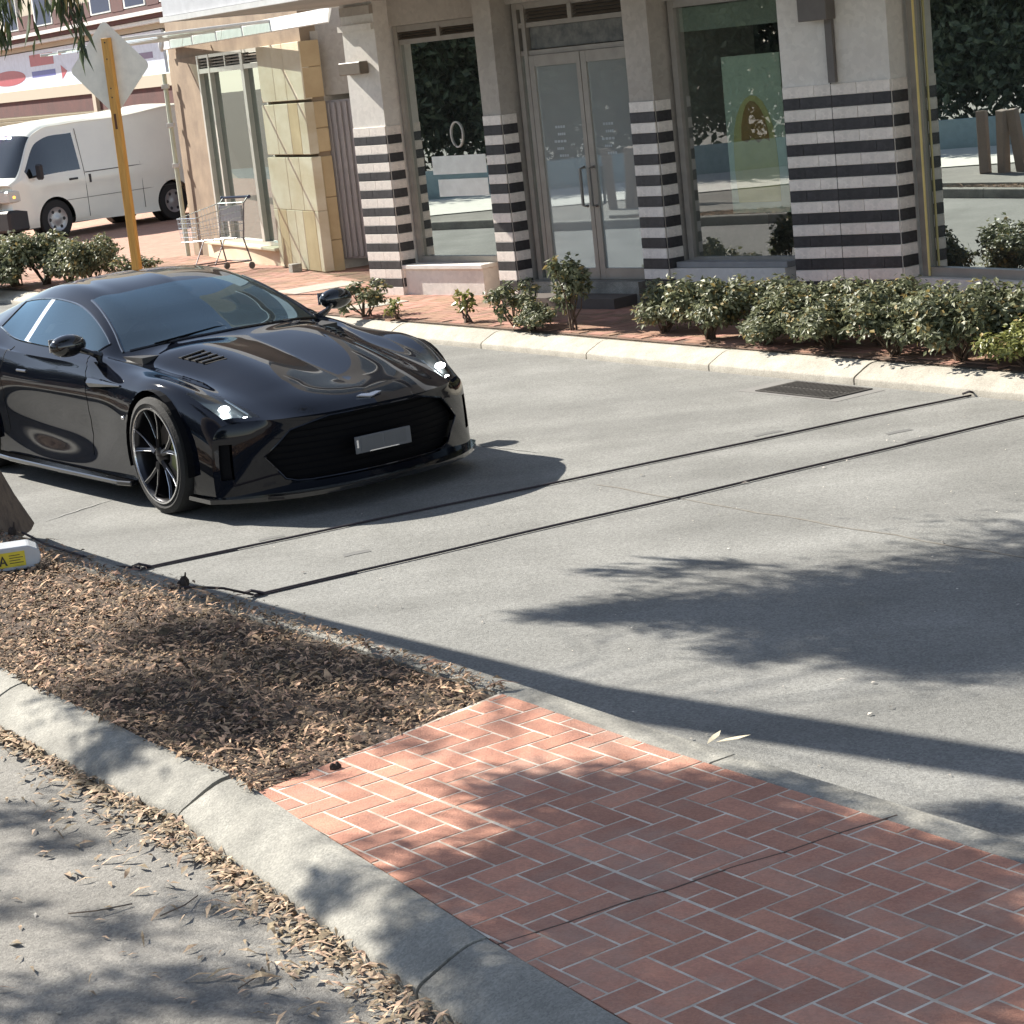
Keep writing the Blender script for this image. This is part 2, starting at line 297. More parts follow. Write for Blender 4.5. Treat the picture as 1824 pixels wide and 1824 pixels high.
        S = (1-A)*left+A*right+(1-b)*top[None]+b*bot[None]-((1-A)*(1-b)*top[0]+A*(1-b)*top[-1]+(1-A)*b*bot[0]+A*b*bot[-1])
        w = np.sin(np.pi*np.linspace(0, 1, m))[:, None]*(1-(2*a-1)**4)[None]; S[..., 0] += bulge*w
        return S, a, np.linspace(0, 1, m)
    jt = int(np.argmin(abs(vv-4)))
    S, a, b = skin(0, .045, 44, jt, .03, "bumper"); ac = (a[:-1]+a[1:])/2*2-1; bc = (b[:-1]+b[1:])/2; BB, AA = np.meshgrid(bc, ac, indexing='ij')
    YY = (S[:-1, :-1, 1]+S[1:, 1:, 1])/2; ZZ = (S[:-1, :-1, 2]+S[1:, 1:, 2])/2
    gw = np.interp(ZZ, [.16, .22, .36, .50, .545, .56], [.42, .56, .66, .52, .34, .0]); grill = (abs(YY) < gw) & (ZZ > .19) & (ZZ < .552)
    vent = (abs(YY) > .80) & (abs(YY) < .855) & (ZZ > .24) & (ZZ < .45)
    v, f = compact(S.reshape(-1, 3), grid_faces(len(b), len(a), ~grill & ~vent)); mesh_np("front_bumper", v, f, paint, car, True)
    v, f = compact((S-[.05, 0, 0]).reshape(-1, 3), grid_faces(len(b), len(a), grill)); gr = mesh_np("grille", v, f, trim, car, True)
    for sg_ in (1, -1): v, f = compact((S-[.03, 0, 0]).reshape(-1, 3), grid_faces(len(b), len(a), vent & (YY*sg_ > 0))); mesh_np("corner_intake", v, f, trim, car, True)
    def fx(y, z):
        d = (S[..., 1]-y)**2+(S[..., 2]-z)**2; i = np.unravel_index(np.argmin(d), d.shape); return S[i][0]
    sl = MB()
    for k in range(9):
        z = .215+k*.038; w = float(np.interp(z, [.16, .22, .36, .50, .545], [.40, .54, .64, .50, .32])); ys = np.linspace(-w, w, 15)
        sl.tube([(fx(y, z)-.035, y, z) for y in ys], .003, 5)
    sl.build("grille_bars", trim, gr, smooth=True)
    zs = [.20, .22, .29, .36, .43, .50, .54]; ws = [.50, .56, .61, .66, .59, .52, .36]
    rim = [(fx(w, z)+.002, w, z) for z, w in zip(zs, ws)]; top = [(fx(y, .552)+.002, y, .552) for y in np.linspace(.30, -.30, 9)]
    ring = rim+top+[(x, -y, z) for x, y, z in rim[::-1]]+[(fx(y, .195), y, .195) for y in np.linspace(-.42, .42, 11)]
    MB().tube(ring+[ring[0]], .006, 6, cap=False).build("grille_surround", paint, gr, smooth=True)
    # splitter, plate, badge
    sp = [(.565+.43*(1-(abs(y)/.93)**3.2), y) for y in np.linspace(-.93, .93, 25)]
    MB().prism(sp+[(.3, .93), (.3, -.93)], .115, .14).build("splitter", gloss, car)
    px_ = .995
    pl = MB().box((px_, -.19, .305), (px_+.012, .19, .405)).build("number_plate", plate, car, .003)
    MB().box((px_+.0125, -.155, .315), (px_+.014, -.005, .397)).build("plate_patch", plate2, pl); MB().box((px_+.0125, .005, .322), (px_+.014, .155, .40)).build("plate_patch", plate2, pl)
    MB().box((px_+.0125, -.182, .34), (px_+.0145, -.170, .385)).build("plate_mark", silver, pl)
    MB().box((px_+.0125, -.10, .308), (px_+.0145, .10, .3135)).build("plate_edge", silver, pl)
    bdg = [(0, .012), (.02, .016), (.05, .020), (.085, .012), (.06, .004), (.02, -.010), (0, -.013), (-.02, -.010), (-.06, .004), (-.085, .012), (-.05, .020), (-.02, .016)]
    def onhood(q):
        y, h, d = q; x0 = .912; return (x0-.8*h*1.0+d*.5, y, .605+h*.55+d)
    MB().prism([(y, h) for y, h in bdg], .004, .012, onhood).build("winged_badge", silver, car)
    # rear skin
    S2, a2, b2 = skin(len(tt)-1, -.05, 30, jt, -.02, "rear"); mesh_np("rear_bumper", *compact(S2.reshape(-1, 3), grid_faces(len(b2), len(a2))), paint, car, True)
    for sgn in (1, -1): MB().box((-3.905, sgn*.45-.22, .74), (-3.86, sgn*.45+.22, .775)).build("tail_light", mat("tail lamp red", (.25, .01, .01), .15), car, .008)
    # bonnet vents, shut lines, side strakes, sills, handles
    def hood_patch(name, quad, m, h):
        pts = []
        for t_, v_ in quad:
            i = np.interp(t_, tt, range(nr)); j = np.interp(v_, vv, range(nc)); q = P[int(round(i)), int(round(j))]; pts.append(q)
        return np.array(pts)
    for sgn in (1, -1):
        q = hood_patch("v", [(.58, 1.12), (.62, 1.50), (.77, 1.60), (.76, 1.16)], None, 0)*[1, sgn, 1]+[0, 0, .004]
        mbv = MB().add(list(q)+list(q-[0, 0, .02]), [(0, 1, 2, 3), (4, 5, 6, 7), (0, 1, 5, 4), (1, 2, 6, 5), (2, 3, 7, 6), (3, 0, 4, 7)]); vt = mbv.build("bonnet_vent", trim, car)
        for k in range(4):
            w = (k+.5)/4; p0 = q[0]*(1-w)+q[3]*w; p1 = q[1]*(1-w)+q[2]*w; MB().tube([p0+[0, 0, .006], p1+[0, 0, .006]], .006, 5).build("vent_slat", gloss, vt)
        st = []
        for x in np.linspace(-.42, -.86, 8):
            jj = np.argmin(abs(vv-4.55)); ii = np.argmin(abs(P[:, jj, 0]-x)); st.append(tuple(P[ii, jj]*[1, sgn, 1]+np.array([0, sgn*.004, 0])))
        MB().tube(st, [.006+.004*k for k in range(8)][::1], 6).build("side_strake", gloss, car, smooth=True)
        ln = []
        for vq in np.linspace(3.05, 6.6, 20):
            jj = np.argmin(abs(vv-vq)); ii = np.argmin(abs(P[:, jj, 0]-(-.93-.05*abs(vq-5)))); ln.append(tuple(P[ii, jj]*[1, sgn, 1]+np.array([0, sgn*-.001, 0])))
        MB().tube(ln, .0035, 4).build("door_gap", trim, car)
        ln = []
        for vq in np.linspace(3.1, 6.5, 20):
            jj = np.argmin(abs(vv-vq)); ii = np.argmin(abs(P[:, jj, 0]-(-2.18-.03*(vq-3)))); ln.append(tuple(P[ii, jj]*[1, sgn, 1]+np.array([0, sgn*-.001, 0])))
        MB().tube(ln, .0035, 4).build("door_gap", trim, car)
        ys = sgn
        blade = [(-.42, .90), (-.42, .955), (-.55, .985), (-1.4, 1.0), (-2.2, 1.0), (-2.40, .99), (-2.42, .90)]
        MB().prism([(x, y*ys) for x, y in blade], .125, .155).build("side_sill", gloss, car, .006)
        MB().box((-2.0, ys*.925-.01, .735), (-1.84, ys*.925+.01, .755)).build("door_handle", gloss, car, .006)
        MB().ball((-.40, ys*.953, .55), (.02, .008, .012)).build("side_marker", silver, car, smooth=True)
        # door mirror: stalk and shell
        mr = MB().ball((-1.0, ys*.975, .965), (.075, .12, .07), nu=16, nv=10)
        mo = mr.build("door_mirror", gloss, car, smooth=True)
        MB().tube([(-.93, ys*.80, .875), (-.93, ys*.86, .905), (-.97, ys*.93, .945)], [.028, .018, .018], 8).build("mirror_stalk", gloss, mo, smooth=True)
        MB().box((-1.082, ys*.975-.09, .93), (-1.072, ys*.975+.09, 1.01)).build("mirror_glass", edge, mo)
    # wheels
    def wheel(x, sgn):
        y0 = sgn*.835
        def TW(q): return (x+q[0], y0+sgn*q[2], .355+q[1])
        w = empty("wheel"); w.parent = car
        MB().lathe([(.282, -.12), (.31, -.132), (.347, -.118), (.357, -.07), (.357, .07), (.347, .118), (.315, .132), (.286, .122), (.280, .10)], TW, 56).build("tyre", rubber, w, smooth=True)
        MB().lathe([(.286, .122), (.290, .128), (.284, .130), (.274, .118), (.264, .09), (.26, -.11)], TW, 56).build("rim", rimm, w, smooth=True)
        MB().lathe([(.290, .126), (.288, .134), (.279, .133), (.277, .124)], TW, 56).build("rim_lip", edge, w, smooth=True)
        MB().lathe([(.01, .0), (.19, .0), (.19, -.02), (.01, -.02)], TW, 40).build("brake_disc", disc, w)
        MB().lathe([(.238, -.03), (.02, -.035)], TW, 30).build("wheel_back", trim, w)
        for k in range(5):
            A0 = 2*math.pi*k/5+.35; sp = MB()
            for d in (-1, 1):
                p = [(.045, .095, 0), (.12, .088, d*.10), (.20, .095, d*.19), (.272, .112, d*.225)]
                sp.tube([TW((r*math.cos(A0+an), r*math.sin(A0+an), h)) for r, h, an in p], [.020, .014, .011, .011], 6)
            sp.build("spoke", rimm, w, smooth=True)
            for d in (-1, 1):
                p = [(.10, .089, d*.085), (.20, .095, d*.19), (.272, .112, d*.225)]
                MB().tube([TW((r*math.cos(A0+an+d*.035), r*math.sin(A0+an+d*.035), h+.013)) for r, h, an in p], .0022, 4).build("spoke_edge", edge, w)
        MB().lathe([(.005, .112), (.03, .111), (.055, .100), (.06, .06)], TW, 20).build("hub_cap", rimm, w, smooth=True)
        # arch liner
        pts = []
        n = 20; v = []; f = []
        for k in range(n+1):
            th = math.pi*(-.08+1.16*k/n)
            for yy in (.50, .955 if x > -1 else .965): v.append((x+.392*math.cos(th), sgn*yy, .355+.392*math.sin(th)))
        for k in range(n): f.append((2*k, 2*k+1, 2*k+3, 2*k+2))
        v.append((x, sgn*.50, .355)); MB().add(v, f+[(2*k, 2*k+2, len(v)-1) for k in range(n)]).build("arch_liner", trim, car)
    for x in (0, -2.805):
        for s_ in (1, -1): wheel(x, s_)
    cal = MB().prism([(.10*math.cos(t)+0, .10*math.sin(t)) for t in np.linspace(-.6, .6, 6)]+[(.18*math.cos(t), .18*math.sin(t)) for t in np.linspace(.6, -.6, 6)], .0, .05, lambda q: (q[0], -.835-.02-q[2], .355+q[1])).build("brake_caliper", mat("caliper paint", (.25, .27, .12), .3), car)
    # floor, cabin
    MB().box((-3.7, -.80, .13), (.45, .80, .17)).build("floor_pan", trim, car)
    MB().prism([(-.55, -.70), (-.55, .70), (-.95, .74), (-1.05, .6), (-1.05, -.6), (-.95, -.74)], .80, .865).build("dashboard", leather, car)
    for s_ in (.37, -.37):
        st = MB().box((-2.15, s_-.23, .30), (-1.45, s_+.23, .50)).build("seat", leather, car, .04)
        MB().box((-2.30, s_-.22, .45), (-2.10, s_+.22, .98)).build("seat_back", leather, st, .05); MB().box((-2.31, s_-.12, .96), (-2.20, s_+.12, 1.10)).build("head_rest", leather, st, .03)
    sw = [(-1.12+.05*math.sin(t), -.37+.18*math.cos(t), .86+.17*math.sin(t)) for t in np.linspace(0, 2*math.pi, 21)]; MB().tube(sw, .014, 6, cap=False).build("steering_wheel", leather, car, smooth=True)
    MB().ball((-1.33, 0, 1.155), (.02, .10, .03)).build("rear_view_mirror", trim, car, smooth=True)
    MB().box((-3.3, -.7, .6), (-2.45, .7, .80)).build("parcel_shelf", leather, car, .03)
    for s_ in (.75,): MB().tube([(-.66, -.55, .925), (-.70, -.1, .955), (-.67, .30, .93)], .006, 5).build("wiper", trim, car)
    return car
# ------------------------------------------------------------------ ground, roads, kerbs
def line_pts(pts, L, off=0):
    "resample a polyline every L metres"
    P = np.array(pts, float); d = np.r_[0, np.cumsum(np.hypot(*np.diff(P, axis=0).T))]; s = np.arange(off, d[-1], L)
    return np.column_stack([np.interp(s, d, P[:, 0]), np.interp(s, d, P[:, 1])]), s
NEAR = [(-25.1,44.6),(-2.62,11.62),(-1.98,10.67),(-1.61,10.17),(-1.08,9.43),(-.55,8.67),(-.20,8.16),(.10,7.70),(.47,7.11),(.79,6.64),(1.11,6.17),(1.36,5.80),(8.2,-4.04)]
FAR = [(-14,39.2),(-6.17,27.41),(-.48,18.86),(.27,17.72),(1.1,16.42),(1.77,15.42),(2.03,15.02),(2.67,14.08),(3.25,13.20),(10.2,2.4)]
LEFT = [(-9.6,20.6),(-2.14,8.32),(-1.87,7.93),(-1.55,7.42),(-1.25,7.02),(-1.17,6.83),(-.84,6.24),(-.62,5.83),(-.42,5.45),(-.30,5.22),(2.2,.9)]
asphalt = mat("worn road asphalt", (.204, .204, .192), .9, (.150, .150, .140), 1.3, bump=.5, bscale=170, detail=12)
nt = asphalt.node_tree; b_ = nt.nodes["Principled BSDF"]; src = b_.inputs["Base Color"].links[0].from_socket
tc = nt.nodes.new("ShaderNodeTexCoord")
vo = nt.nodes.new("ShaderNodeTexVoronoi"); vo.inputs["Scale"].default_value = 110; nt.links.new(tc.outputs["Object"], vo.inputs["Vector"])
rr = nt.nodes.new("ShaderNodeMapRange"); rr.inputs[3].default_value = .70; rr.inputs[4].default_value = 1.33; nt.links.new(vo.outputs["Color"], rr.inputs[0])
mp = nt.nodes.new("ShaderNodeMapping"); mp.inputs["Rotation"].default_value = (0, 0, R(56)); mp.inputs["Scale"].default_value = (.12, 1.6, 1); nt.links.new(tc.outputs["Object"], mp.inputs[0])
n3 = nt.nodes.new("ShaderNodeTexNoise"); n3.inputs["Scale"].default_value = 1.1; n3.inputs["Detail"].default_value = 5; nt.links.new(mp.outputs[0], n3.inputs["Vector"])
r3 = nt.nodes.new("ShaderNodeMapRange"); r3.inputs[1].default_value = .3; r3.inputs[2].default_value = .7; r3.inputs[3].default_value = .80; r3.inputs[4].default_value = 1.12; nt.links.new(n3.outputs[0], r3.inputs[0])
mm = nt.nodes.new("ShaderNodeMath"); mm.operation = 'MULTIPLY'; nt.links.new(rr.outputs[0], mm.inputs[0]); nt.links.new(r3.outputs[0], mm.inputs[1])
hs = nt.nodes.new("ShaderNodeHueSaturation"); nt.links.new(mm.outputs[0], hs.inputs["Value"]); nt.links.new(src, hs.inputs["Color"]); nt.links.new(hs.outputs[0], b_.inputs["Base Color"])
asphalt_b = asphalt.copy(); asphalt_b.name = "dusty car park asphalt"
for nd in asphalt_b.node_tree.nodes:
    if nd.type == "VALTORGB": nd.color_ramp.elements[0].color = (.155, .147, .132, 1); nd.color_ramp.elements[1].color = (.215, .205, .185, 1)
earth = mat("dry earth", (.16, .11, .075), .95, (.10, .07, .05), 6, bump=.6)
concrete = mat("pale kerb concrete", (.42, .39, .33), .85, (.31, .285, .24), 5, bump=.35, bscale=120, detail=10)
concrete2 = mat("grey kerb concrete", (.295, .285, .25), .85, (.17, .165, .145), 4, bump=.4, bscale=120, detail=10)
per_object(concrete, .07); per_object(concrete2, .07); speckle(concrete, 160, .80, 1.18); speckle(concrete2, 160, .76, 1.22)
def sheet(name, poly, z, m, kind='structure'):
    me = bpy.data.meshes.new(name); me.from_pydata([(x, y, z) for x, y in poly], [], [tuple(range(len(poly)))]); me.materials.append(m)
    return tag(link_mesh(name, me), kind=kind)
sheet("ground", [(-250, -120), (250, -120), (250, 300), (-250, 300)], -.06, earth)
sheet("road", NEAR+[(60, -4), (60, 60), (-25, 60)], 0, asphalt)
sheet("car_park", [(-60, -40), (2.4, -40), (2.2, .9)]+LEFT[::-1][1:]+[(-30, 52), (-60, 52)], .004, asphalt_b)
def off_line(pts, d):
    P = np.array(pts, float); t = np.gradient(P, axis=0); t /= np.hypot(*t.T)[:, None]; n = np.column_stack([-t[:, 1], t[:, 0]]); return [tuple(q) for q in P+n*d]
def kerb(name, pts, prof, m, L, side, off, zb=0):
    "stones follow the line; prof (d, z) outline; side +1 = left of travel"
    root = None; P, s = line_pts(pts, L, off)
    full = np.array(pts); d = np.r_[0, np.cumsum(np.hypot(*np.diff(full, axis=0).T))]
    bed = off_line(pts, side*.02)+off_line(pts, side*(prof[-1][0]-.01))[::-1]
    me = bpy.data.meshes.new(name); me.from_pydata([(x, y, .03) for x, y in bed], [], [tuple(range(len(bed)))]); me.materials.append(trimdark)
    root = tag(link_mesh(name, me), kind='structure')
    for a in s:
        b = a+L-.014; n = 4; ss = np.linspace(a, b, n); Q = np.column_stack([np.interp(ss, d, full[:, 0]), np.interp(ss, d, full[:, 1])])
        if min(np.hypot(Q[:, 0], Q[:, 1]-12)) > 22: continue
        t = np.gradient(Q, axis=0); t /= np.hypot(*t.T)[:, None]; nn = np.column_stack([-t[:, 1], t[:, 0]])*side; k = len(prof); dz = rnd.uniform(-.003, .003)
        v = [(Q[i, 0]+nn[i, 0]*p[0], Q[i, 1]+nn[i, 1]*p[0], p[1]+dz) for i in range(n) for p in prof]
        f = [(i*k+j, i*k+j+1, (i+1)*k+j+1, (i+1)*k+j) for i in range(n-1) for j in range(k-1)]+[tuple(range(k)), tuple(range((n-1)*k, n*k))[::-1]]
        MB().add(v, f).build("kerb_stone", m, root, smooth=True)
    return root
trimdark = mat("dark joint dirt", (.05, .045, .04), .95)
PROF = [(0, -.02), (0, .040), (.006, .050), (.020, .060), (.11, .102), (.15, .118), (.18, .125), (.225, .127), (.232, .12), (.232, 0)]
NARROW = [(0, -.02), (.004, .10), (.012, .116), (.022, .121), (.125, .121), (.133, .116), (.135, 0)]
kerb("kerb_far", FAR, PROF, concrete, 1.53, 1, .62)
kerb("kerb_median_road_side", NEAR, NARROW, concrete2, 1.8, -1, .74)
kerb("kerb_median_park_side", LEFT, PROF, concrete2, 1.83, 1, 1.32)

# far pavement: bed sheet plus herringbone bricks
redbrick = mat("red clay paver", (.37, .205, .14), .85, (.25, .14, .10), 3, bump=.3, bscale=150, island=.22)
grout = mat("sandy joint", (.36, .31, .24), .95)
backline = off_line(FAR, .232)
sheet("pavement", backline+[(60, -4), (60, 70), (-40, 70)], .128, grout)
def herring(x0, x1, y0, y1, w, ang, org, z0, z1, gap, keep):
    "list of brick outlines (centre test keep(x,y)); 45 degree friendly"
    out = []; c, s = math.cos(ang), math.sin(ang); n = int(max(x1-x0, y1-y0)/w)+8
    for k in range(-n, n):
        for m_ in range(-n//2, n//2):
            for (a, b, la, lb) in ((k+2*m_, k-2*m_, 2, 1), (k+2+2*m_, k-1-2*m_, 1, 2)):
                q = [(a*w+gap, b*w+gap), ((a+la)*w-gap, b*w+gap), ((a+la)*w-gap, (b+lb)*w-gap), (a*w+gap, (b+lb)*w-gap)]
                q = [(org[0]+c*u-s*v, org[1]+s*u+c*v) for u, v in q]; cx = sum(p[0] for p in q)/4; cy = sum(p[1] for p in q)/4
                if x0 < cx < x1 and y0 < cy < y1 and keep(cx, cy): out.append((q, a, b, la))
    return out
FN = np.array(FAR)
def far_in(x, y, m_=.75):
    "distance behind the far kerb line"
    d = (x-.0)*.834+(y-18.13)*.552; return d > m_-.0
vs_, fs_ = [], []
for q, a, b, la in herring(-7, 8.5, 7, 30, .105, R(33), (0, 20), 0, 0, .003, lambda x, y: far_in(x, y, .30)):
    k = len(vs_); z = .143+rnd.uniform(-.001, .0012); cx = sum(p[0] for p in q)/4; cy = sum(p[1] for p in q)/4
    vs_ += [(cx+(x-cx)*1.0, cy+(y-cy)*1.0, .125) for x, y in q]+[(cx+(x-cx)*.985, cy+(y-cy)*.985, z) for x, y in q]
    fs_ += [(k+4, k+5, k+6, k+7)]+[(k+i, k+(i+1) % 4, k+4+(i+1) % 4, k+4+i) for i in range(4)]
pv = mesh_np("pavement_bricks", vs_, fs_, redbrick); tag(pv, kind="stuff")
drive = mat("red driveway pavers", (.40, .21, .15), .85, (.27, .14, .10), 1.2, bump=.4)
bt = drive.node_tree.nodes.new("ShaderNodeTexBrick"); bt.inputs["Scale"].default_value = 4.5; bt.inputs["Color1"].default_value = (.42, .225, .16, 1); bt.inputs["Color2"].default_value = (.30, .155, .11, 1); bt.inputs["Mortar"].default_value = (.36, .30, .24, 1); bt.inputs["Mortar Size"].default_value = .015
tcx = drive.node_tree.nodes.new("ShaderNodeTexCoord"); drive.node_tree.links.new(tcx.outputs["Object"], bt.inputs["Vector"]); drive.node_tree.links.new(bt.outputs[0], drive.node_tree.nodes["Principled BSDF"].inputs["Base Color"])
sheet("driveway", [(-13, 32.5), (-7, 29), (-5.3, 30), (-2, 30), (0, 45), (-14, 62), (-25, 58)], .134, drive)
# pale concrete cover and slab by the gate
tag(MB().box((-.42, -.3, 0), (.42, .3, .012)).build("service_cover", concrete, None, .003), "pale concrete service cover set in the red pavement beside the gate", "cover").matrix_world = Matrix.Translation((-1.83, 23.6, .137)) @ Matrix.Rotation(R(30), 4, 'Z')
tag(MB().box((-.30, -.2, 0), (.30, .2, .012)).build("service_cover", concrete, None, .003), "smaller pale cover behind the sparse shrub near the wing mirror of the black car", "cover").matrix_world = Matrix.Translation((-1.15, 21.3, .137)) @ Matrix.Rotation(R(30), 4, 'Z')

# garden strip along the far kerb
soil = mat("brown soil and litter", (.20, .125, .085), .95, (.09, .06, .045), 14, bump=.8, bscale=60)
bl = off_line(FAR, .235); bl2 = off_line(FAR, .62)
gb = []
sheet("garden_strip", bl+bl2[::-1], .136, soil)

# median: mulch bed with a bumpy surface, then the brick end
def between(side_a, side_b, ya, yb, n, w, zf):
    v = []
    A = np.array(side_a); B = np.array(side_b)
    return v
IN_N = off_line(NEAR, -.137); IN_L = off_line(LEFT, .234)
mulchm = mat("dark mulch base", (.09, .062, .045), .95, (.04, .028, .02), 18, bump=1, bscale=60)
e0, e1 = np.array((-.97, 6.93)), np.array((-.03, 7.85))
def clip_poly(line, cond): return [p for p in line if cond(p)]
def sample(line, a, b, n):
    P = np.array(line, float); d = np.r_[0, np.cumsum(np.hypot(*np.diff(P, axis=0).T))]
    s = np.linspace(a, b, n); return np.column_stack([np.interp(s, d, P[:, 0]), np.interp(s, d, P[:, 1])])
def arc_at(line, pt):
    P, s = line_pts(line, .01); i = np.argmin(np.hypot(P[:, 0]-pt[0], P[:, 1]-pt[1])); return s[i]
aN, aL = arc_at(IN_N, e1), arc_at(IN_L, e0)
tN = sample(IN_N, aN-14, aN, 90); tL = sample(IN_L, aL-13, aL, 90)
w = np.linspace(0, 1, 22)[None, :, None]; G_ = tL[:, None]*(1-w)+tN[:, None]*w
zz = .098+.02*np.sin(G_[..., 0]*9)*np.sin(G_[..., 1]*7)+rng.uniform(-.008, .012, G_.shape[:2])
zz[:, 0] = .10; zz[:, -1] = .10
v = np.dstack([G_, zz]).reshape(-1, 3); tag(mesh_np("mulch_bed", v, grid_faces(90, 22), mulchm, None, True), kind='structure')
chipm = mat("bark and leaf mulch", (.47, .325, .195), .9, (.13, .08, .05), 25, island=.78)
N = 46000; s = rng.uniform(0, 1, N)**.75; ii = s*89; wj = rng.uniform(-.03, 1.05, N); i0 = np.clip(ii.astype(int), 0, 88); fr = (ii-i0)[:, None]
pa = tL[i0]*(1-fr)+tL[i0+1]*fr; pb = tN[i0]*(1-fr)+tN[i0+1]*fr; pc = pa*(1-wj[:, None])+pb*wj[:, None]
def chips(name, c, z, ln, wd, m, tilt=.35, ang=None, kind='stuff', curl=.25, parent=None):
    n = len(c); th = rng.uniform(0, 2*np.pi, n) if ang is None else ang; l = ln*rng.lognormal(0, .4, n); wv = wd*rng.lognormal(0, .35, n)
    dx = np.column_stack([np.cos(th), np.sin(th), rng.normal(0, tilt, n)]); dx /= np.linalg.norm(dx, axis=1)[:, None]
    dy = np.column_stack([-np.sin(th), np.cos(th), rng.normal(0, tilt, n)]); C_ = np.column_stack([c, z])
    up_ = np.array([0, 0, 1.])[None]*(l*curl)[:, None]
    p = np.stack([C_-dx*l[:, None]/2, C_-dy*wv[:, None]/2+up_*.5, C_+dx*l[:, None]/2, C_+dy*wv[:, None]/2+up_*.5], 1).reshape(-1, 3)
    f = (np.arange(n)*4)[:, None]+np.array([[0, 1, 2, 3]]); f = np.vstack([f[:, [0, 1, 3]], f[:, [1, 2, 3]]])
    o = mesh_np(name, p, f, m, parent); return tag(o, kind=kind) if kind else o
zc = np.where((wj < .02) | (wj > .98), .128, .108)+rng.uniform(0, .022, N)
ln_ = rng.choice([.022, .034, .055], N, p=[.55, .34, .11]); chips("mulch", pc, zc, ln_, ln_*.27, chipm)
kb = rng.choice(N, 1500, replace=False); chips("bark_pieces", pc[kb], zc[kb]+.008, .05, .018, mat("dark bark pieces", (.16, .10, .065), .95, (.07, .045, .03), 20, island=.5), tilt=.2)

# brick paved end of the median (herringbone, white joints)
W = .1051; ORG = (.5676, 5.5153); ANG = -.9765
whitej = mat("pale grout bed", (.68, .62, .53), .9, (.36, .30, .24), 9)
pN = sample(IN_N, aN, aN+6.2, 60); pL = sample(IN_L, aL, aL+6.2, 60)
poly = [tuple(p) for p in pL]+[tuple(p) for p in pN[::-1]]
bed = sheet("median_paving", poly, .1200, whitej)
brickm = mat("terracotta paver", (.49, .235, .155), .85, (.36, .165, .115), 5, bump=.5, bscale=140, detail=12, contrast=(.25, .7)); per_object(brickm, .2); speckle(brickm, 130, .86, 1.13)
nt = brickm.node_tree; b_ = nt.nodes["Principled BSDF"]; src = b_.inputs["Base Color"].links[0].from_socket
n9 = nt.nodes.new("ShaderNodeTexNoise"); n9.inputs["Scale"].default_value = 2.3; n9.inputs["Detail"].default_value = 9; n9.inputs["Roughness"].default_value = .7
r9 = nt.nodes.new("ShaderNodeMapRange"); r9.inputs[1].default_value = .48; r9.inputs[2].default_value = .75; r9.inputs[4].default_value = .55
m9 = nt.nodes.new("ShaderNodeMix"); m9.data_type = 'RGBA'; m9.inputs["B"].default_value = (.36, .30, .25, 1)
tc9 = nt.nodes.new("ShaderNodeTexCoord"); nt.links.new(tc9.outputs["Object"], n9.inputs["Vector"]); nt.links.new(n9.outputs[0], r9.inputs[0]); nt.links.new(r9.outputs[0], m9.inputs["Factor"]); nt.links.new(src, m9.inputs["A"]); nt.links.new(m9.outputs["Result"], b_.inputs["Base Color"])
def inside(x, y, pl):
    c = False; n = len(pl)
    for i in range(n):
        (xa, ya), (xb, yb) = pl[i], pl[i-1]
        if (ya > y) != (yb > y) and x < (xb-xa)*(y-ya)/(yb-ya)+xa: c = not c
    return c
def clip(poly_, a, b, keepleft=True):
    out = []; ax, ay = a; bx, by = b
    def sd(p): return (bx-ax)*(p[1]-ay)-(by-ay)*(p[0]-ax)
    for i in range(len(poly_)):
        p, q = poly_[i-1], poly_[i]; sp_, sq = sd(p), sd(q)
        if (sp_ >= 0) != (sq >= 0): t = sp_/(sp_-sq); out.append((p[0]+(q[0]-p[0])*t, p[1]+(q[1]-p[1])*t))
        if sq >= 0: out.append(q)
    return out
c_, s_ = math.cos(ANG), math.sin(ANG)
bricks = []
kk = .984
for k in range(-40, 40):
    for m_ in range(-16, 16):
        for (a, b, la, lb) in ((k+2*m_, k-2*m_-1, 2, 1), (k+2+2*m_, k-2-2*m_, 1, 2)):
            # the long straight joint at b = -1 cuts the bricks that cross it
            pieces = [(a, b, la, lb)]
            if lb == 2 and b == -2: pieces = [(a, -2, 1, 1), (a, -1, 1, 1)]
            for (pa_, pb_, pla, plb) in pieces:
                g = .0050/W
                g0 = .0072/W if pb_ == -1 else g; g1 = .0072/W if pb_+plb == -1 else g
                q = [(pa_+g, pb_+g0), (pa_+pla-g, pb_+g0), (pa_+pla-g, pb_+plb-g1), (pa_+g, pb_+plb-g1)]
                q = [(ORG[0]+W*(c_*u-s_*v_*kk), ORG[1]+W*(s_*u+c_*v_*kk)) for u, v_ in q]
                cx, cy = sum(p[0] for p in q)/4, sum(p[1] for p in q)/4
                if not (-1.2 < cx < 3 and 3 < cy < 8.1): continue
                for i in range(0, 59, 3):
                    if abs(cy-pL[i][1]) < .55: q = clip(q, tuple(pL[min(i+3, 59)]), tuple(pL[i])) if False else q
                bricks.append((q, cx, cy))
def poly_clip_convexish(q, line, leftside):
    "clip a small brick by the nearest segment of a border line"
    cx = sum(p[0] for p in q)/len(q); cy = sum(p[1] for p in q)/len(q); P = np.array(line)
    mid = (P[1:]+P[:-1])/2; i = int(np.argmin(np.hypot(mid[:, 0]-cx, mid[:, 1]-cy))); a, b = tuple(P[i]), tuple(P[i+1])
    return clip(q, a, b) if leftside else clip(q, b, a)
cut = []
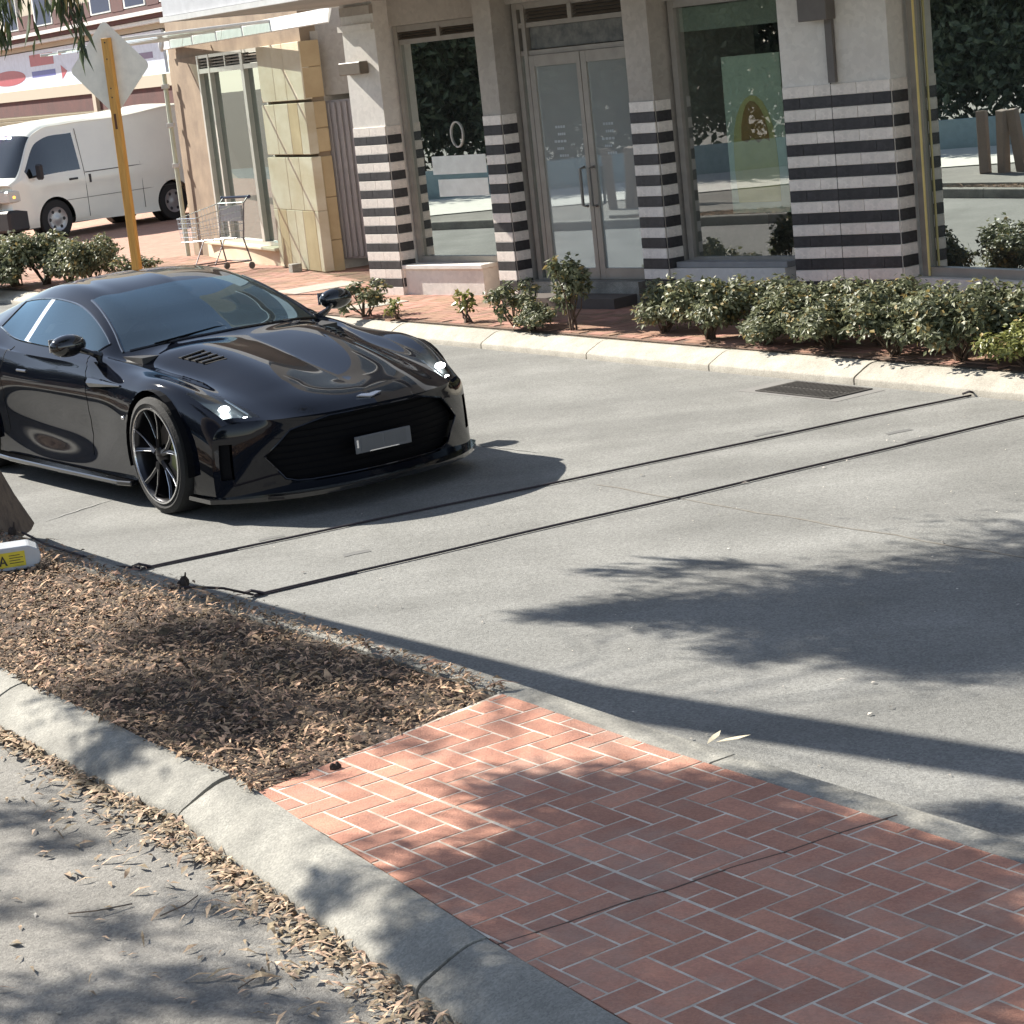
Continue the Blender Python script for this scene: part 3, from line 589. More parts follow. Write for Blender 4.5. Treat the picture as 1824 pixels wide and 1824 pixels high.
for q, cx, cy in bricks:
    q = poly_clip_convexish(q, pL, True)
    if len(q) > 2: q = poly_clip_convexish(q, pN, False)
    if len(q) > 2: q = clip(q, tuple(e1+(0, -.004)), tuple(e0+(0, -.004)))
    if len(q) > 2:
        ar = abs(sum(q[i-1][0]*q[i][1]-q[i][0]*q[i-1][1] for i in range(len(q))))/2
        if ar > .0006: cut.append((q, sum(p[0] for p in q)/len(q), sum(p[1] for p in q)/len(q)))
def in_view(x, y, z=.12, mg=.04):
    p = cam.matrix_world.inverted() @ Vector((x, y, z)); k = 3836.6/1824/-p.z; return abs(p.x*k) < .5+mg and abs(p.y*k) < .5+mg
vis = [c for c in cut if in_view(c[1], c[2])]; hid = [c for c in cut if not in_view(c[1], c[2]) and c[2] > 3.6]
vis.sort(key=lambda c: c[2])
def brick_mesh(q, mbx, z=.1215):
    n = len(q); cx = sum(p[0] for p in q)/n; cy = sum(p[1] for p in q)/n; h = z+rnd.uniform(-.0004, .0007); tx, ty = rnd.uniform(-.004, .004), rnd.uniform(-.004, .004)
    ins = [(cx+(x-cx)*.975, cy+(y-cy)*.975) for x, y in q]
    v = [(x, y, .1165) for x, y in q]+[(x, y, h-.0012) for x, y in q]+[(x, y, h+(x-cx)*tx+(y-cy)*ty) for x, y in ins]
    f = [tuple(range(2*n, 3*n))]+[(i, (i+1) % n, n+(i+1) % n, n+i) for i in range(n)]+[(n+i, n+(i+1) % n, 2*n+(i+1) % n, 2*n+i) for i in range(n)]
    return mbx.add(v, f)
for q, cx, cy in vis[:300]: brick_mesh(q, MB()).build("brick", brickm, bed)
rest = MB()
for q, cx, cy in vis[300:]+hid: brick_mesh(q, rest)
if rest.v: tag(rest.build("bricks_beyond", brickm, bed), kind="stuff")
# saw-cut control joint across the paving
cj = [(-.17, 5.46), (.02, 5.555), (.20, 5.66), (.33, 5.715), (.52, 5.83), (.68, 5.90), (.85, 6.0), (1.05, 6.10)]
MB().prism(cj+[(x+.002, y-.0045) for x, y in cj[::-1]], .120, .1228).build("control_joint", mat("joint dirt", (.10, .07, .055), .95), bed)

# leaf litter in the gutter on the car park side, scattered leaves and gumnuts
drym = mat("dry eucalyptus leaf", (.47, .355, .225), .8, (.17, .11, .07), 40, island=.5)
P, s = line_pts(LEFT, .01); d0 = arc_at(LEFT, (-1.6, 7.5)); d1 = arc_at(LEFT, (-.2, 5.05))
n = 1500; tt_ = rng.uniform(d0-1.2, d1, n); base = np.column_stack([np.interp(tt_, s, P[:, 0]), np.interp(tt_, s, P[:, 1])])
wid = np.interp(tt_, [d0-1.2, d0, d0+.5, d0+1.0, d1-.5, d1], [.04, .06, .13, .07, .15, .22]); o = np.abs(rng.normal(0, 1, n))*wid*np.where(rng.uniform(size=n) < .2, 1.7, .6)
c = base+np.column_stack([-np.full(n, .857), -np.full(n, .515)])*o[:, None]; chips("leaf_litter", c, .012+rng.uniform(0, .03, n)*np.exp(-o*8), .055, .013, drym, tilt=.25)
n = 260; c = np.column_stack([rng.uniform(-2.4, -.3, n), rng.uniform(4.9, 8.2, n)]); keep = [(x-(-1.25))*.857+(y-7.02)*.515 < -.05 for x, y in c]; c = c[keep]
chips("scattered_leaves", c, np.full(len(c), .010), .05, .010, drym, tilt=.12)
n = 240; t_ = rng.uniform(0, 40, n); P2, s2 = line_pts(NEAR, .02); a0 = arc_at(NEAR, (-2.6, 11.6)); t_ = rng.uniform(a0-2, a0+3.0, n)
c = np.column_stack([np.interp(t_, s2, P2[:, 0]), np.interp(t_, s2, P2[:, 1])])+np.column_stack([np.full(n, .826), np.full(n, .5635)])*rng.normal(-.02, .05, n)[:, None]
chips("kerb_litter", c, .005+.12*(((c-np.array([0, 0]))@np.array([.826, .5635])) < 4.43)+rng.uniform(0, .01, n), .04, .011, chipm, tilt=.15)
n = 420; c = np.column_stack([rng.uniform(-2.4, 3.2, n), rng.uniform(4.8, 13.0, n)]); c = c[[not ((x+1.25)*.857+(y-7.02)*.515 > -.03 and (x-.10)*.826+(y-7.70)*.5635 < .04) for x, y in c]]
chips("road_grit", c, np.full(len(c), .007), .014, .008, mat("pale and dark grit", (.62, .58, .50), .8, (.10, .08, .07), 12, island=.6), tilt=.1)
# long twigs
tw = MB()
for _ in range(46):
    k = rnd.random(); i = int(10+k*78); p = tL[i]*(1-rnd.random()*.0)+(tN[i]-tL[i])*rnd.uniform(.02, .95); a = rnd.uniform(0, 6.28); l = rnd.uniform(.05, .16); z = rnd.uniform(.122, .14)
    tw.tube([(p[0], p[1], z), (p[0]+l*.5*math.cos(a), p[1]+l*.5*math.sin(a), z+.012), (p[0]+l*math.cos(a+.3), p[1]+l*math.sin(a+.3), z-.004)], .0022, 4)
for (x, y) in ((-.98, 7.02), (-.93, 7.06), (-1.02, 6.98), (-.90, 7.03), (-1.0, 7.06), (-1.2, 6.2), (-1.5, 6.3), (-.9, 5.6), (-1.4, 7.2), (-1.05, 6.35)):
    a = rnd.uniform(-.6, .9); l = rnd.uniform(.1, .2); z = .135 if y > 6.9 and x > -1.1 else .012; tw.tube([(x, y, z), (x+l*.5*math.cos(a), y+l*.5*math.sin(a), z+.01), (x+l*math.cos(a+.4), y+l*math.sin(a+.4), z)], .0025, 4)
tag(tw.build("twigs", mat("grey twig", (.16, .12, .09), .9)), kind="stuff")
def big_leaf(x, y, z, a, l, label, grp=None):
    p = [(-.5, 0, 0), (-.2, .10, .06), (.15, .12, .10), (.5, 0, .16), (.15, -.12, .10), (-.2, -.10, .06)]
    me = MB().add([(q[0]*l, q[1]*l, q[2]*l) for q in p]+[(q[0]*l, q[1]*l, q[2]*l-.001) for q in p], [(0, 1, 5), (1, 2, 4, 5), (2, 3, 4), (6, 11, 7), (7, 11, 10, 8), (8, 10, 9), (0, 6, 7, 1), (1, 7, 8, 2), (2, 8, 9, 3), (3, 9, 10, 4), (4, 10, 11, 5), (5, 11, 6, 0)]).build("fallen_leaf", mat("bleached leaf", (.52, .46, .33), .7))
    me.location = (x, y, z); me.rotation_euler = (0, 0, a); tag(me, label, "leaf", "loose dry leaves on the kerb"); return me
big_leaf(.60, 6.97, .125, R(55), .10, "pale dry leaf standing up on the narrow kerb beside the shadow band")
big_leaf(.66, 6.93, .125, R(-8), .12, "long pale dry leaf lying flat on the narrow kerb, right of the upright one")
# dark bark lumps by the kerb
for x, y, r, lab in ((-1.60, 10.08, .04, "dark knobbly bark lump on the mulch edge near the rear rubber tube"), (-2.78, 11.80, .04, "dark spiky bark stub at the foot of the tree trunk"), (-.70, 7.10, .02, "small dark seed pod on the top corner of the brick paving")):
    m_ = MB()
    for k in range(5): m_.ball((rnd.uniform(-.5, .5)*r, rnd.uniform(-.5, .5)*r, r*(.35+.35*k/5)), (r*rnd.uniform(.4, .7), r*rnd.uniform(.35, .6), r*rnd.uniform(.5, .8)), nu=7, nv=5)
    if r > .03: m_.tube([(0, 0, r*.5), (.01, 0, r*1.9)], [r*.25, .003], 5)
    o = m_.build("bark_lump" if r > .03 else "seed_pod", mat("dark bark", (.035, .025, .02), .95), smooth=True); o.location = (x, y, .118); tag(o, lab, "bark" if r > .03 else "seed pod")

# ------------------------------------------------------------------ road fittings
iron = mat("rusty cast iron", (.085, .08, .075), .7, (.05, .045, .042), 12, metal=.4)
dr = empty("drain_grate", (2.12, 14.42, 0), R(-57)); dr.scale = (.80, .86, 1); tag(dr, "rectangular iron drain grate in the gutter below the far kerb", "drain")
MB().box((-.44, -.20, -.03), (.44, .20, .0045)).build("pit", mat("pit shadow", (.012, .012, .012), .95), dr)
fm = MB(); fm.box((-.47, -.225, .001), (.47, -.20, .010)); fm.box((-.47, .20, .001), (.47, .225, .010)); fm.box((-.47, -.20, .001), (-.445, .20, .010)); fm.box((.445, -.20, .001), (.47, .20, .010)); fm.build("frame", iron, dr)
gm = MB().box((-.010, -.198, .004), (.010, .198, .0105)).mesh("bar", iron)
for k in range(19): o = link_mesh("bar", gm, dr); o.location = (-.42+k*.0467, 0, 0)
MB().box((-.44, -.008, .004), (.44, .008, .0095)).build("cross_bar", iron, dr)
MB().box((-.66, -.27, .0), (.60, .235, .002)).build("concrete_surround", mat("grey patch", (.19, .185, .175), .9), dr)
rub = mat("black rubber tube", (.022, .014, .018), .55)
def tube_line(a, b, label, tail):
    n = 60; pts = []
    for k in range(n+1):
        t = k/n; x = a[0]+(b[0]-a[0])*t; y = a[1]+(b[1]-a[1])*t; wv = .012*math.sin(t*9)+.008*math.sin(t*23+1); pts.append((x+wv*.5, y+wv, .009))
    root = empty("road_tube", (0, 0, 0)); tag(root, label, "rubber tube", "traffic counter tubes across the road")
    MB().tube(pts, .0065, 7).build("tube", rub, root, smooth=True)
    MB().tube([(x-.012, y-.022, .006) for x, y, z in pts[:int(n*.13)]], .003, 6).build("side_cord", rub, root, smooth=True)
    MB().tube(tail, .007, 6).build("tail", rub, root, smooth=True)
    for p in (pts[0], pts[-1]):
        MB().tube([(p[0]-.05, p[1]+.02, .02), (p[0]-.01, p[1], .035), (p[0]+.05, p[1]+.01, .012)], .008, 6).build("anchor_knot", rub, root, smooth=True)
tube_line((-1.98, 11.09), (3.0, 13.56), "black rubber tube across the road passing under the black car's shadow", [(-1.98, 11.09, .015), (-2.15, 11.02, .06), (-2.25, 11.0, .13), (-2.5, 11.35, .135), (-2.72, 11.75, .14)])
tube_line((-1.30, 10.22), (3.75, 13.02), "black rubber tube across the road nearest the camera, clear of the car's shadow", [(-1.30, 10.22, .015), (-1.42, 10.10, .09), (-1.55, 10.03, .13), (-1.66, 10.02, .135)])
tape = mat("grey road tape", (.13, .13, .125), .8)
for i, (x, y, a, l, lab) in enumerate(((-.83, 10.95, 28, .11, "grey tape patch on the asphalt below the front of the black car"), (-1.33, 11.55, 26, .11, "faint tape patch beside the rear tube near the front wheel"), (.03, 11.03, 28, .12, "dark tape patch under the front tube in mid road"), (1.62, 13.05, 27, .15, "thin tape patch over the rear tube left of the drain grate"), (2.35, 12.65, 27, .13, "short tape strip between the two tubes at the right"), (2.42, 12.38, 27, .15, "dark tape patch under the front tube towards the right edge"))):
    o = MB().prism([(-l*.75, -.03), (-l*.2, -.024), (l*.65, -.034), (l*.75, .02), (l*.1, .034), (-l*.6, .03)], 0, .0006).build("tape_patch", tape); o.location = (x, y, .0015); o.rotation_euler = (0, 0, R(a)); tag(o, lab, "tape", "tape patches holding the road tubes")

seam = mat("worn seam in the asphalt", (.155, .140, .115), .95, (.19, .18, .16), 9)
sm_ = []
for k in range(40): t = k/39; sm_.append((.50+4.3*t+.012*math.sin(k*1.7), 12.05-6.4*t+.010*math.sin(k*2.3)))
MB().prism([(x, y) for x, y in sm_]+[(x-.008-.006*math.sin(i*2.9), y-.012) for i, (x, y) in enumerate(sm_)][::-1], .001, .0025).build("road_seam", seam).__setitem__("kind", "structure")
scuff = mat("pale scuff on the road", (.30, .30, .29), .9, (.22, .22, .21), 30)
for i, (x, y, a, l, lab) in enumerate(((.02, 13.45, -52, .34, "long pale scuff mark on the road beside the front corner of the black car"), (-2.62, 12.95, 55, .30, "pale scuff line on the road between the tree trunk and the car's front wheel"))):
    n = 14; pts = [(-l+2*l*k/n, .006*math.sin(k*1.9)) for k in range(n+1)]
    o = MB().prism(pts+[(x_, y_+.014*math.sin(math.pi*j/n)+.002) for j, (x_, y_) in enumerate(pts)][::-1], 0, .0008).build("road_scuff", scuff); o.location = (x, y, .003); o.rotation_euler = (0, 0, R(a)); tag(o, lab, "scuff mark")

# counter box beside the tree
cb = empty("counter_box", (-2.65, 10.96, .115), R(14)); cb.scale = (.74, .8, .74); tag(cb, "rounded pale grey counter box with a yellow label lying by the tree trunk", "box")
bx = mat("pale grey enamel", (.42, .44, .46), .4)
MB().prism([(-.30, 0), (.19, 0), (.235, .03), (.25, .08), (.235, .13), (.17, .165), (-.25, .17), (-.30, .15)], -.11, .11, lambda q: (q[0], -q[2], q[1])).build("case", bx, cb, .008)
MB().box((-.12, -.1135, .03), (.14, -.1105, .135)).build("label", mat("yellow label", (.62, .50, .03), .5), cb)
ink = mat("black print", (.02, .02, .02), .6)
lt = MB(); T_ = lambda q: (q[0]-.085, -.1155, q[1]+.055)
lt.prism([(0, 0), (.013, 0), (.034, .060), (.027, .070)], 0, .001, lambda q: T_((q[0], q[1]))if False else (q[0]-.045, -.1150-q[2], q[1]+.045)); lt.prism([(.034, .070), (.027, .070), (.046, 0), (.060, 0)], 0, .001, lambda q: (q[0]-.045, -.1150-q[2], q[1]+.045)); lt.prism([(.014, .018), (.046, .018), (.043, .028), (.017, .028)], 0, .0012, lambda q: (q[0]-.045, -.1150-q[2], q[1]+.045))
for k in range(4): lt.box((.03, -.1152, .055+k*.018), (.125-.02*(k % 2), -.1150, .060+k*.018))
lt.build("letter", ink, cb)
# ------------------------------------------------------------------ striped shop
render_g = mat("taupe render", (.44, .40, .355), .85, (.36, .33, .29), 1.4, bump=.25, bscale=120)
render_w = mat("pale render", (.76, .74, .69), .85, (.68, .645, .60), 1.6, bump=.25, bscale=120)
alu = mat("bronze grey aluminium", (.36, .33, .29), .45, metal=.3)
alud = mat("dark aluminium reveal", (.085, .08, .075), .5)
tile_w = mat("cream wall tile", (.82, .76, .69), .55, (.74, .68, .62), 3); per_object(tile_w, .07)
tile_d = mat("charcoal wall tile", (.052, .048, .050), .5, (.035, .033, .035), 3); per_object(tile_d, .15)
mirror1 = glass_mat("mirrored shop glass", (.30, .34, .33), .35, refl=(.93, 1, .97), boost=8)
doorg = glass_mat("grey door glass", (.52, .55, .53), .08, rough=.015, refl=(.88, .97, 1), boost=4.0, dif=.75)
clearg = glass_mat("dark window glass", (.88, .92, .90), .95, boost=3.2)
speckle(tile_w, 45, .88, 1.08); speckle(tile_d, 45, .75, 1.3); speckle(render_w, 25, .92, 1.05); speckle(render_g, 25, .90, 1.06)
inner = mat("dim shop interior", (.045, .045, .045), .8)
whitef = mat("white painted metal", (.62, .62, .60), .5)
louvm = mat("bronze louvre", (.20, .165, .13), .6)
shop = empty("shop_building", (0, 20, .14)); tag(shop, "shop with black and cream striped pillars, mirrored windows and double glass doors", "building")
shop.matrix_world = Matrix.Translation((0, 0, 0))
PI = 3.14159
def P_(a, deg): return Plane(a, deg)
TOP = 4.2; RH = .0898
tmesh = {}
def tile(pl, s0, s1, z0, z1, m, par, d=.012):
    key = (round(s1-s0, 3), m.name)
    if key not in tmesh:
        tmesh[key] = MB().box((0, 0, 0), (s1-s0-.003, d, RH-.0035)).mesh("tile", m, .0012)
    o = link_mesh("tile", tmesh[key], par)
    x, y, z = pl.P((s0+.0015, 0, z0+.0015)); o.matrix_world = Matrix(((pl.c, pl.sn, 0, x), (pl.sn, -pl.c, 0, y), (0, 0, 1, z), (0, 0, 0, 1)))
    return o
def pillar(a, deg, w, ztop, base, splits, up_m, ret=.17, retdeg=35, deep=1.1, joint=None):
    pl = Plane(a, deg); b = pl.P((w, 0, 0))[:2]; c = (b[0]+ret*math.cos(R(retdeg)), b[1]+ret*math.sin(R(retdeg)))
    bk = (-pl.sn*deep, pl.c*deep)      # into the building
    poly = [a, b, c, (c[0]+bk[0]*1, c[1]+bk[1]*1), (a[0]+bk[0], a[1]+bk[1])]
    par = MB().prism(poly, .05, TOP).build("pillar", up_m, shop)
    rp = Plane(b, retdeg); n = 20; z = ztop
    for k in range(n+1):
        z1 = ztop-k*RH; z0 = z1-RH
        if z1 < .16: break
        m = tile_w if k % 2 == 0 else tile_d
        for s0, s1 in zip(splits[k % 2][:-1], splits[k % 2][1:]): tile(pl, s0, s1, z0, z1, m, par)
        tile(rp, .006, ret, z0, z1, m, par)
    return pl, c
spl1 = [[0, .26, .511], [0, .20, .511]]; spl2 = [[0, .248], [0, .248]]; spl3 = [[0, .305], [0, .305]]; spl4 = [[0, .28, .430, .65, .94], [0, .15, .430, .79, .94]]
p1, R1 = pillar((-1.188, 22.276), -48, .511, 1.843, .137, spl1, render_w)
p2, R2 = pillar((.125, 20.291), -49, .248, 1.886, .18, spl2, render_g)
p3, R3 = pillar((1.382, 18.836), -50.7, .305, 1.912, .205, spl3, render_g)
p4, R4 = pillar((2.465, 17.166), -38.4, .94, 1.948, .243, spl4, render_w)
W1, WD, W2, W3 = Plane(R1, -47), Plane(R2, -47), Plane(R3, -47), Plane(R4, -58)
# window one -----------------------------------------------------------------
def frame(pl, s0, s1, z0, z1, t, dep, m, name="window_frame", mull=(), rails=(), d0=-.09):
    mb = MB(); pl.box(mb, s0, s0+t, z0, z1, d0, d0+dep); pl.box(mb, s1-t, s1, z0, z1, d0, d0+dep); pl.box(mb, s0+t, s1-t, z0, z0+t, d0, d0+dep-.004); pl.box(mb, s0+t, s1-t, z1-t, z1, d0, d0+dep-.004)
    for x in mull: pl.box(mb, x-t*.4, x+t*.4, z0+t, z1-t, d0, d0+dep-.008)
    for z in rails: pl.box(mb, s0+t, s1-t, z-t*.4, z+t*.4, d0, d0+dep-.012)
    return mb.build(name, m, shop)
def louvre(pl, s0, s1, z0, z1, n, par, d=-.06):
    for k in range(n):
        z = z0+(k+.5)*(z1-z0)/n; T = lambda q: pl.P((q[0], q[1], q[2])); h = (z1-z0)/n*.75
        MB().add([T((s0, d, z+h/2)), T((s1, d, z+h/2)), T((s1, d+.035, z-h/2)), T((s0, d+.035, z-h/2)), T((s0, d-.006, z+h/2)), T((s1, d-.006, z+h/2)), T((s1, d+.029, z-h/2)), T((s0, d+.029, z-h/2))], [(0, 1, 2, 3), (4, 5, 6, 7), (0, 1, 5, 4), (3, 2, 6, 7), (0, 4, 7, 3), (1, 5, 6, 2)]).build("louvre_slat", louvm, par)
f1 = frame(W1, .03, 1.62, .45, 2.80, .06, .07, alu, rails=(2.64,))
W1.one("pane", mirror1, f1, .09, 1.56, .50, 2.62, -.066, -.058)
lf = W1.one("vent_back", alud, f1, .09, 1.56, 2.665, 2.74, -.085, -.08); louvre(W1, .09, .68, 2.665, 2.745, 3, f1); louvre(W1, .73, 1.56, 2.665, 2.745, 3, f1); W1.one("vent_mullion", alu, f1, .68, .73, 2.66, 2.75, -.075, -.01)
W1.one("wall_panel", render_g, shop, -.1, 1.75, 2.803, TOP, -.6, -.005)
W1.one("sill", render_w, shop, -.24, 1.16, .405, .447, -.10, .17, .004)
W1.one("wall_panel", render_w, shop, -.23, 1.14, .05, .403, -.10, .14)
# ring decal and two pale bands on the glass
rg = MB(); n = 24; ring = [(.77+.085*math.cos(t), 1.71+.115*math.sin(t)*(1.12 if math.sin(t) < 0 else 1)) for t in np.linspace(-1.9, 4.2, n)]
rg.tube([W1.P((s, -.050, z)) for s, z in ring], .008, 6); rg.build("ring_decal", whitef, f1, smooth=True)
frost = mat("frosted grey decal", (.84, .90, .87), .6)
W1.one("decal_band", frost, f1, .36, 1.14, 1.32, 1.50, -.0575, -.056); W1.one("decal_band", frost, f1, .42, 1.14, 1.10, 1.27, -.0575, -.056)
# doors ----------------------------------------------------------------------
fd = frame(WD, .06, 1.52, .30, 2.86, .055, .07, alu, name="door_frame", rails=(2.66, 2.41))
sm = MB(); WD.box(sm, .17, .215, .33, 2.84, -.08, -.015); sm.build("side_mullion", alu, fd)
WD.one("side_pane", mirror1, fd, .10, .17, .36, 2.39, -.06, -.052)
WD.one("vent_back", alud, fd, .115, 1.47, 2.69, 2.81, -.088, -.08); louvre(WD, .22, .77, 2.685, 2.81, 4, fd); louvre(WD, .82, 1.46, 2.685, 2.81, 4, fd); WD.one("vent_mullion", alu, fd, .77, .82, 2.68, 2.81, -.075, -.012)
trans = mat("speckled transom glass", (.20, .20, .18), .35, (.08, .085, .085), 9)
WD.one("transom_pane", trans, fd, .23, 1.46, 2.44, 2.635, -.066, -.058)
def door(s0, s1, hs, name="door"):
    mb = MB(); t = .085; z0, z1 = .345, 2.385
    WD.box(mb, s0, s0+t*.75, z0, z1, -.06, -.012); WD.box(mb, s1-t*.55, s1, z0, z1, -.06, -.012); WD.box(mb, s0+t*.75, s1-t*.55, z0, z0+.10, -.058, -.014); WD.box(mb, s0+t*.75, s1-t*.55, z1-.10, z1, -.058, -.014)
    d = mb.build(name, alu, shop); WD.one("glass", doorg, d, s0+t*.75, s1-t*.55, z0+.10, z1-.10, -.042, -.034)
    h = MB(); h.tube([WD.P((hs, -.012, 1.36)), WD.P((hs, .05, 1.35)), WD.P((hs, .05, 1.02)), WD.P((hs, -.012, 1.01))], .014, 8); h.build("handle", mat("brushed handle", (.35, .33, .31), .35, metal=.9), d, smooth=True)
    return d
d1 = door(.225, .868, .80); d2 = door(.876, 1.50, .915)
ghost = mat("pale door lettering", (.42, .46, .47), .6)
for d_, s0 in ((d1, .46), (d2, 1.06)):
    for k in range(5):
        lx = s0+.03*math.sin(k*2.1); wv = (.13, .10, .16, .09, .12)[k]
        for q in range(4): WD.one("letter_row", ghost, d_, lx+q*wv/4, lx+q*wv/4+wv/5.2, 1.72-k*.065, 1.742-k*.065, -.0335, -.0325)
WD.one("wall_panel", render_g, shop, -.05, 1.7, 2.863, TOP, -.6, -.005)
WD.one("threshold", concrete2, shop, .02, 1.45, .05, .338, -.10, .12)
WD.one("step", mat("dark step tile", (.10, .085, .075), .7), shop, .0, 1.42, .05, .235, .12, .42)
# window two -----------------------------------------------------------------
f2 = frame(W2, .045, 1.60, .49, 2.72, .06, .07, alu, rails=())
W2.one("pane", clearg, f2, .105, 1.54, .55, 2.66, -.066, -.058)
W2.one("pelmet", mat("pale green pelmet", (.42, .46, .38), .6), f2, .12, 1.53, 2.452, 2.65, -.10, -.075)
W2.one("wall_panel", render_g, shop, -.08, 1.7, 2.723, TOP, -.6, -.005)
W2.one("sill", mat("grey stone sill", (.30, .30, .30), .6), shop, .0, 1.22, .475, .525, -.10, .10, .004)
W2.one("wall_panel", render_w, shop, -.19, 1.21, .05, .473, -.10, .12)
pz = -.10
po = W2.one("poster_panel", mat("pale green poster", (.74, .84, .68), .6, emit=0), f2, .52, 1.14, .91, 2.215, pz-.03, pz)
ar = [(s, z) for s, z in [(.60, 1.0), (.58, 1.25), (.585, 1.45), (.605, 1.60), (.64, 1.71), (.69, 1.80), (.75, 1.86), (.81, 1.885), (.87, 1.875), (.93, 1.83), (.98, 1.75), (1.02, 1.63), (1.045, 1.48), (1.055, 1.25), (1.05, 1.0)]]
MB().prism(ar, 0, .004, lambda q: W2.P((q[0], pz+.001+q[2], q[1]))).build("poster_arch", mat("mustard arch", (.80, .74, .32), .6), po)
ar = [(.68, 1.52), (.69, 1.64), (.72, 1.74), (.76, 1.81), (.80, 1.84), (.85, 1.83), (.90, 1.78), (.94, 1.70), (.97, 1.60), (.98, 1.50), (.92, 1.53), (.86, 1.49), (.80, 1.54), (.74, 1.50)]
MB().prism(ar, 0, .003, lambda q: W2.P((q[0], pz+.0055+q[2], q[1]))).build("poster_crown", mat("brown arch top", (.50, .30, .10), .6), po)
# window three ---------------------------------------------------------------
f3 = frame(W3, .03, 3.6, .42, 3.4, .07, .075, alu)
W3.one("pane", mirror1, f3, .10, 3.53, .49, 3.33, -.066, -.058)
sb = MB(); W3.box(sb, .108, .118, .425, 3.39, -.015, .002); sb.build("sunlit_edge_strip", mat("sunlit frame edge", (.88, .70, .28), .4, emit=0), f3)  # sunlit edge of the frame, the sun's yellow put into the colour
W3.one("wall_panel", render_w, shop, -.02, 3.9, .05, .418, -.10, .06)
W3.one("wall_panel", render_g, shop, -.02, 3.9, 3.402, TOP, -.6, -.005)
# further bay beyond the big window
pe = W3.P((3.6, 0, 0))[:2]
spl5 = [[0, .28, .43, .65, .94], [0, .15, .43, .79, .94]]
p5, R5 = pillar(pe, -45, .94, 1.95, .24, spl5, render_w)
W4 = Plane(R5, -57); f4 = frame(W4, .03, 5.2, .42, 3.2, .07, .07, alu, mull=(2.6,)); W4.one("pane", mirror1, f4, .10, 5.13, .49, 3.13, -.066, -.058); W4.one("wall_panel", render_w, shop, -.02, 5.6, .05, .418, -.10, .06); W4.one("wall_panel", render_g, shop, -.02, 5.6, 3.203, TOP, -.6, -.005)
# box, pipe and lights on the pillars
gm_ = mat("grey metal box", (.15, .135, .125), .5)
p4.one("downpipe", gm_, shop, .438, .498, 1.957, 2.44, .013, .055); p4.one("pipe_box", gm_, shop, .27, .52, 2.435, 2.75, .013, .16, .006)
p4.one("expansion_joint", trimdark, shop, .4285, .4325, .16, 1.955, .002, .0135)
wl = MB(); p1.box(wl, .02, .36, 2.375, 2.50, .003, .12); wl.build("wall_light", mat("bronze wall light", (.17, .14, .11), .5), shop, .008)
p1.one("cornice", render_w, shop, -.03, .50, 2.80, 2.86, .002, .035)
p1.one("cornice", render_g, shop, .05, .52, 2.95, 3.035, .002, .05)
# canopy: front edge and left edge, white trim, soffit
A = np.array((-2.84, 21.41)); cd = np.array((math.cos(R(-58)), math.sin(R(-58)))); ce = np.array((math.cos(R(34.8)), math.sin(R(34.8))))
def cp(u, v): q = A+cd*u+ce*v; return (q[0], q[1])
SB = .95  # step in the unseen right part of the canopy, shaped to keep the hedge sunlit
MB().prism([cp(.03, .03), cp(2.8, .03), cp(2.8, SB), cp(16, SB), cp(16, 5.0), cp(.03, 5.0)], 3.065, 3.42).build("canopy_soffit", render_g, shop)
fz = mat("pale blue grey fascia", (.50, .51, .53), .7)
MB().prism([cp(0, 0), cp(2.83, 0), cp(2.83, .05), cp(.05, .05), cp(.05, 2.4), cp(0, 2.4)], 3.115, 3.75).build("canopy_fascia", fz, shop)
MB().prism([cp(-.03, -.03), cp(2.86, -.03), cp(2.86, .06), cp(.06, .06), cp(.06, 2.4), cp(-.03, 2.4)], 3.06, 3.11).build("canopy_trim", whitef, shop)
MB().prism([cp(2.84, SB-.05), cp(16, SB-.05), cp(16, SB), cp(2.84, SB)], 3.115, 3.75).build("canopy_fascia", fz, shop)
# upper storeys behind the canopy, seen in the bonnet reflections
up = Plane((-1.5, 23.2), -53)
ub = MB(); up.box(ub, 0, 22, 3.9, 9.5, -8, -.2); ub.build("upper_wall", mat("brown grey cladding", (.26, .235, .21), .8), shop)
for k in range(7):
    w_ = up.one("window", clearg, shop, .8+k*3, 2.9+k*3, 4.7, 6.6, -.19, -.15); up.one("sill", whitef, w_, .7+k*3, 3.0+k*3, 4.58, 4.69, -.19, -.05)
    w_ = up.one("window", clearg, shop, .8+k*3, 2.9+k*3, 7.3, 8.9, -.19, -.15); up.one("sill", whitef, w_, .7+k*3, 3.0+k*3, 7.18, 7.29, -.19, -.05)
# dim room behind the glass
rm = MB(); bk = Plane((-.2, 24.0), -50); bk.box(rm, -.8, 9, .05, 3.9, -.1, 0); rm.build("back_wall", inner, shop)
MB().prism([(R1[0], R1[1]+.3), (R2[0]+.1, R2[1]+1.0), (R3[0]+.1, R3[1]+1.0), (R4[0]+3, R4[1]-1.5), (9, 16), (4, 23), (0, 24.5)], .05, .33).build("shop_floor", inner, shop)

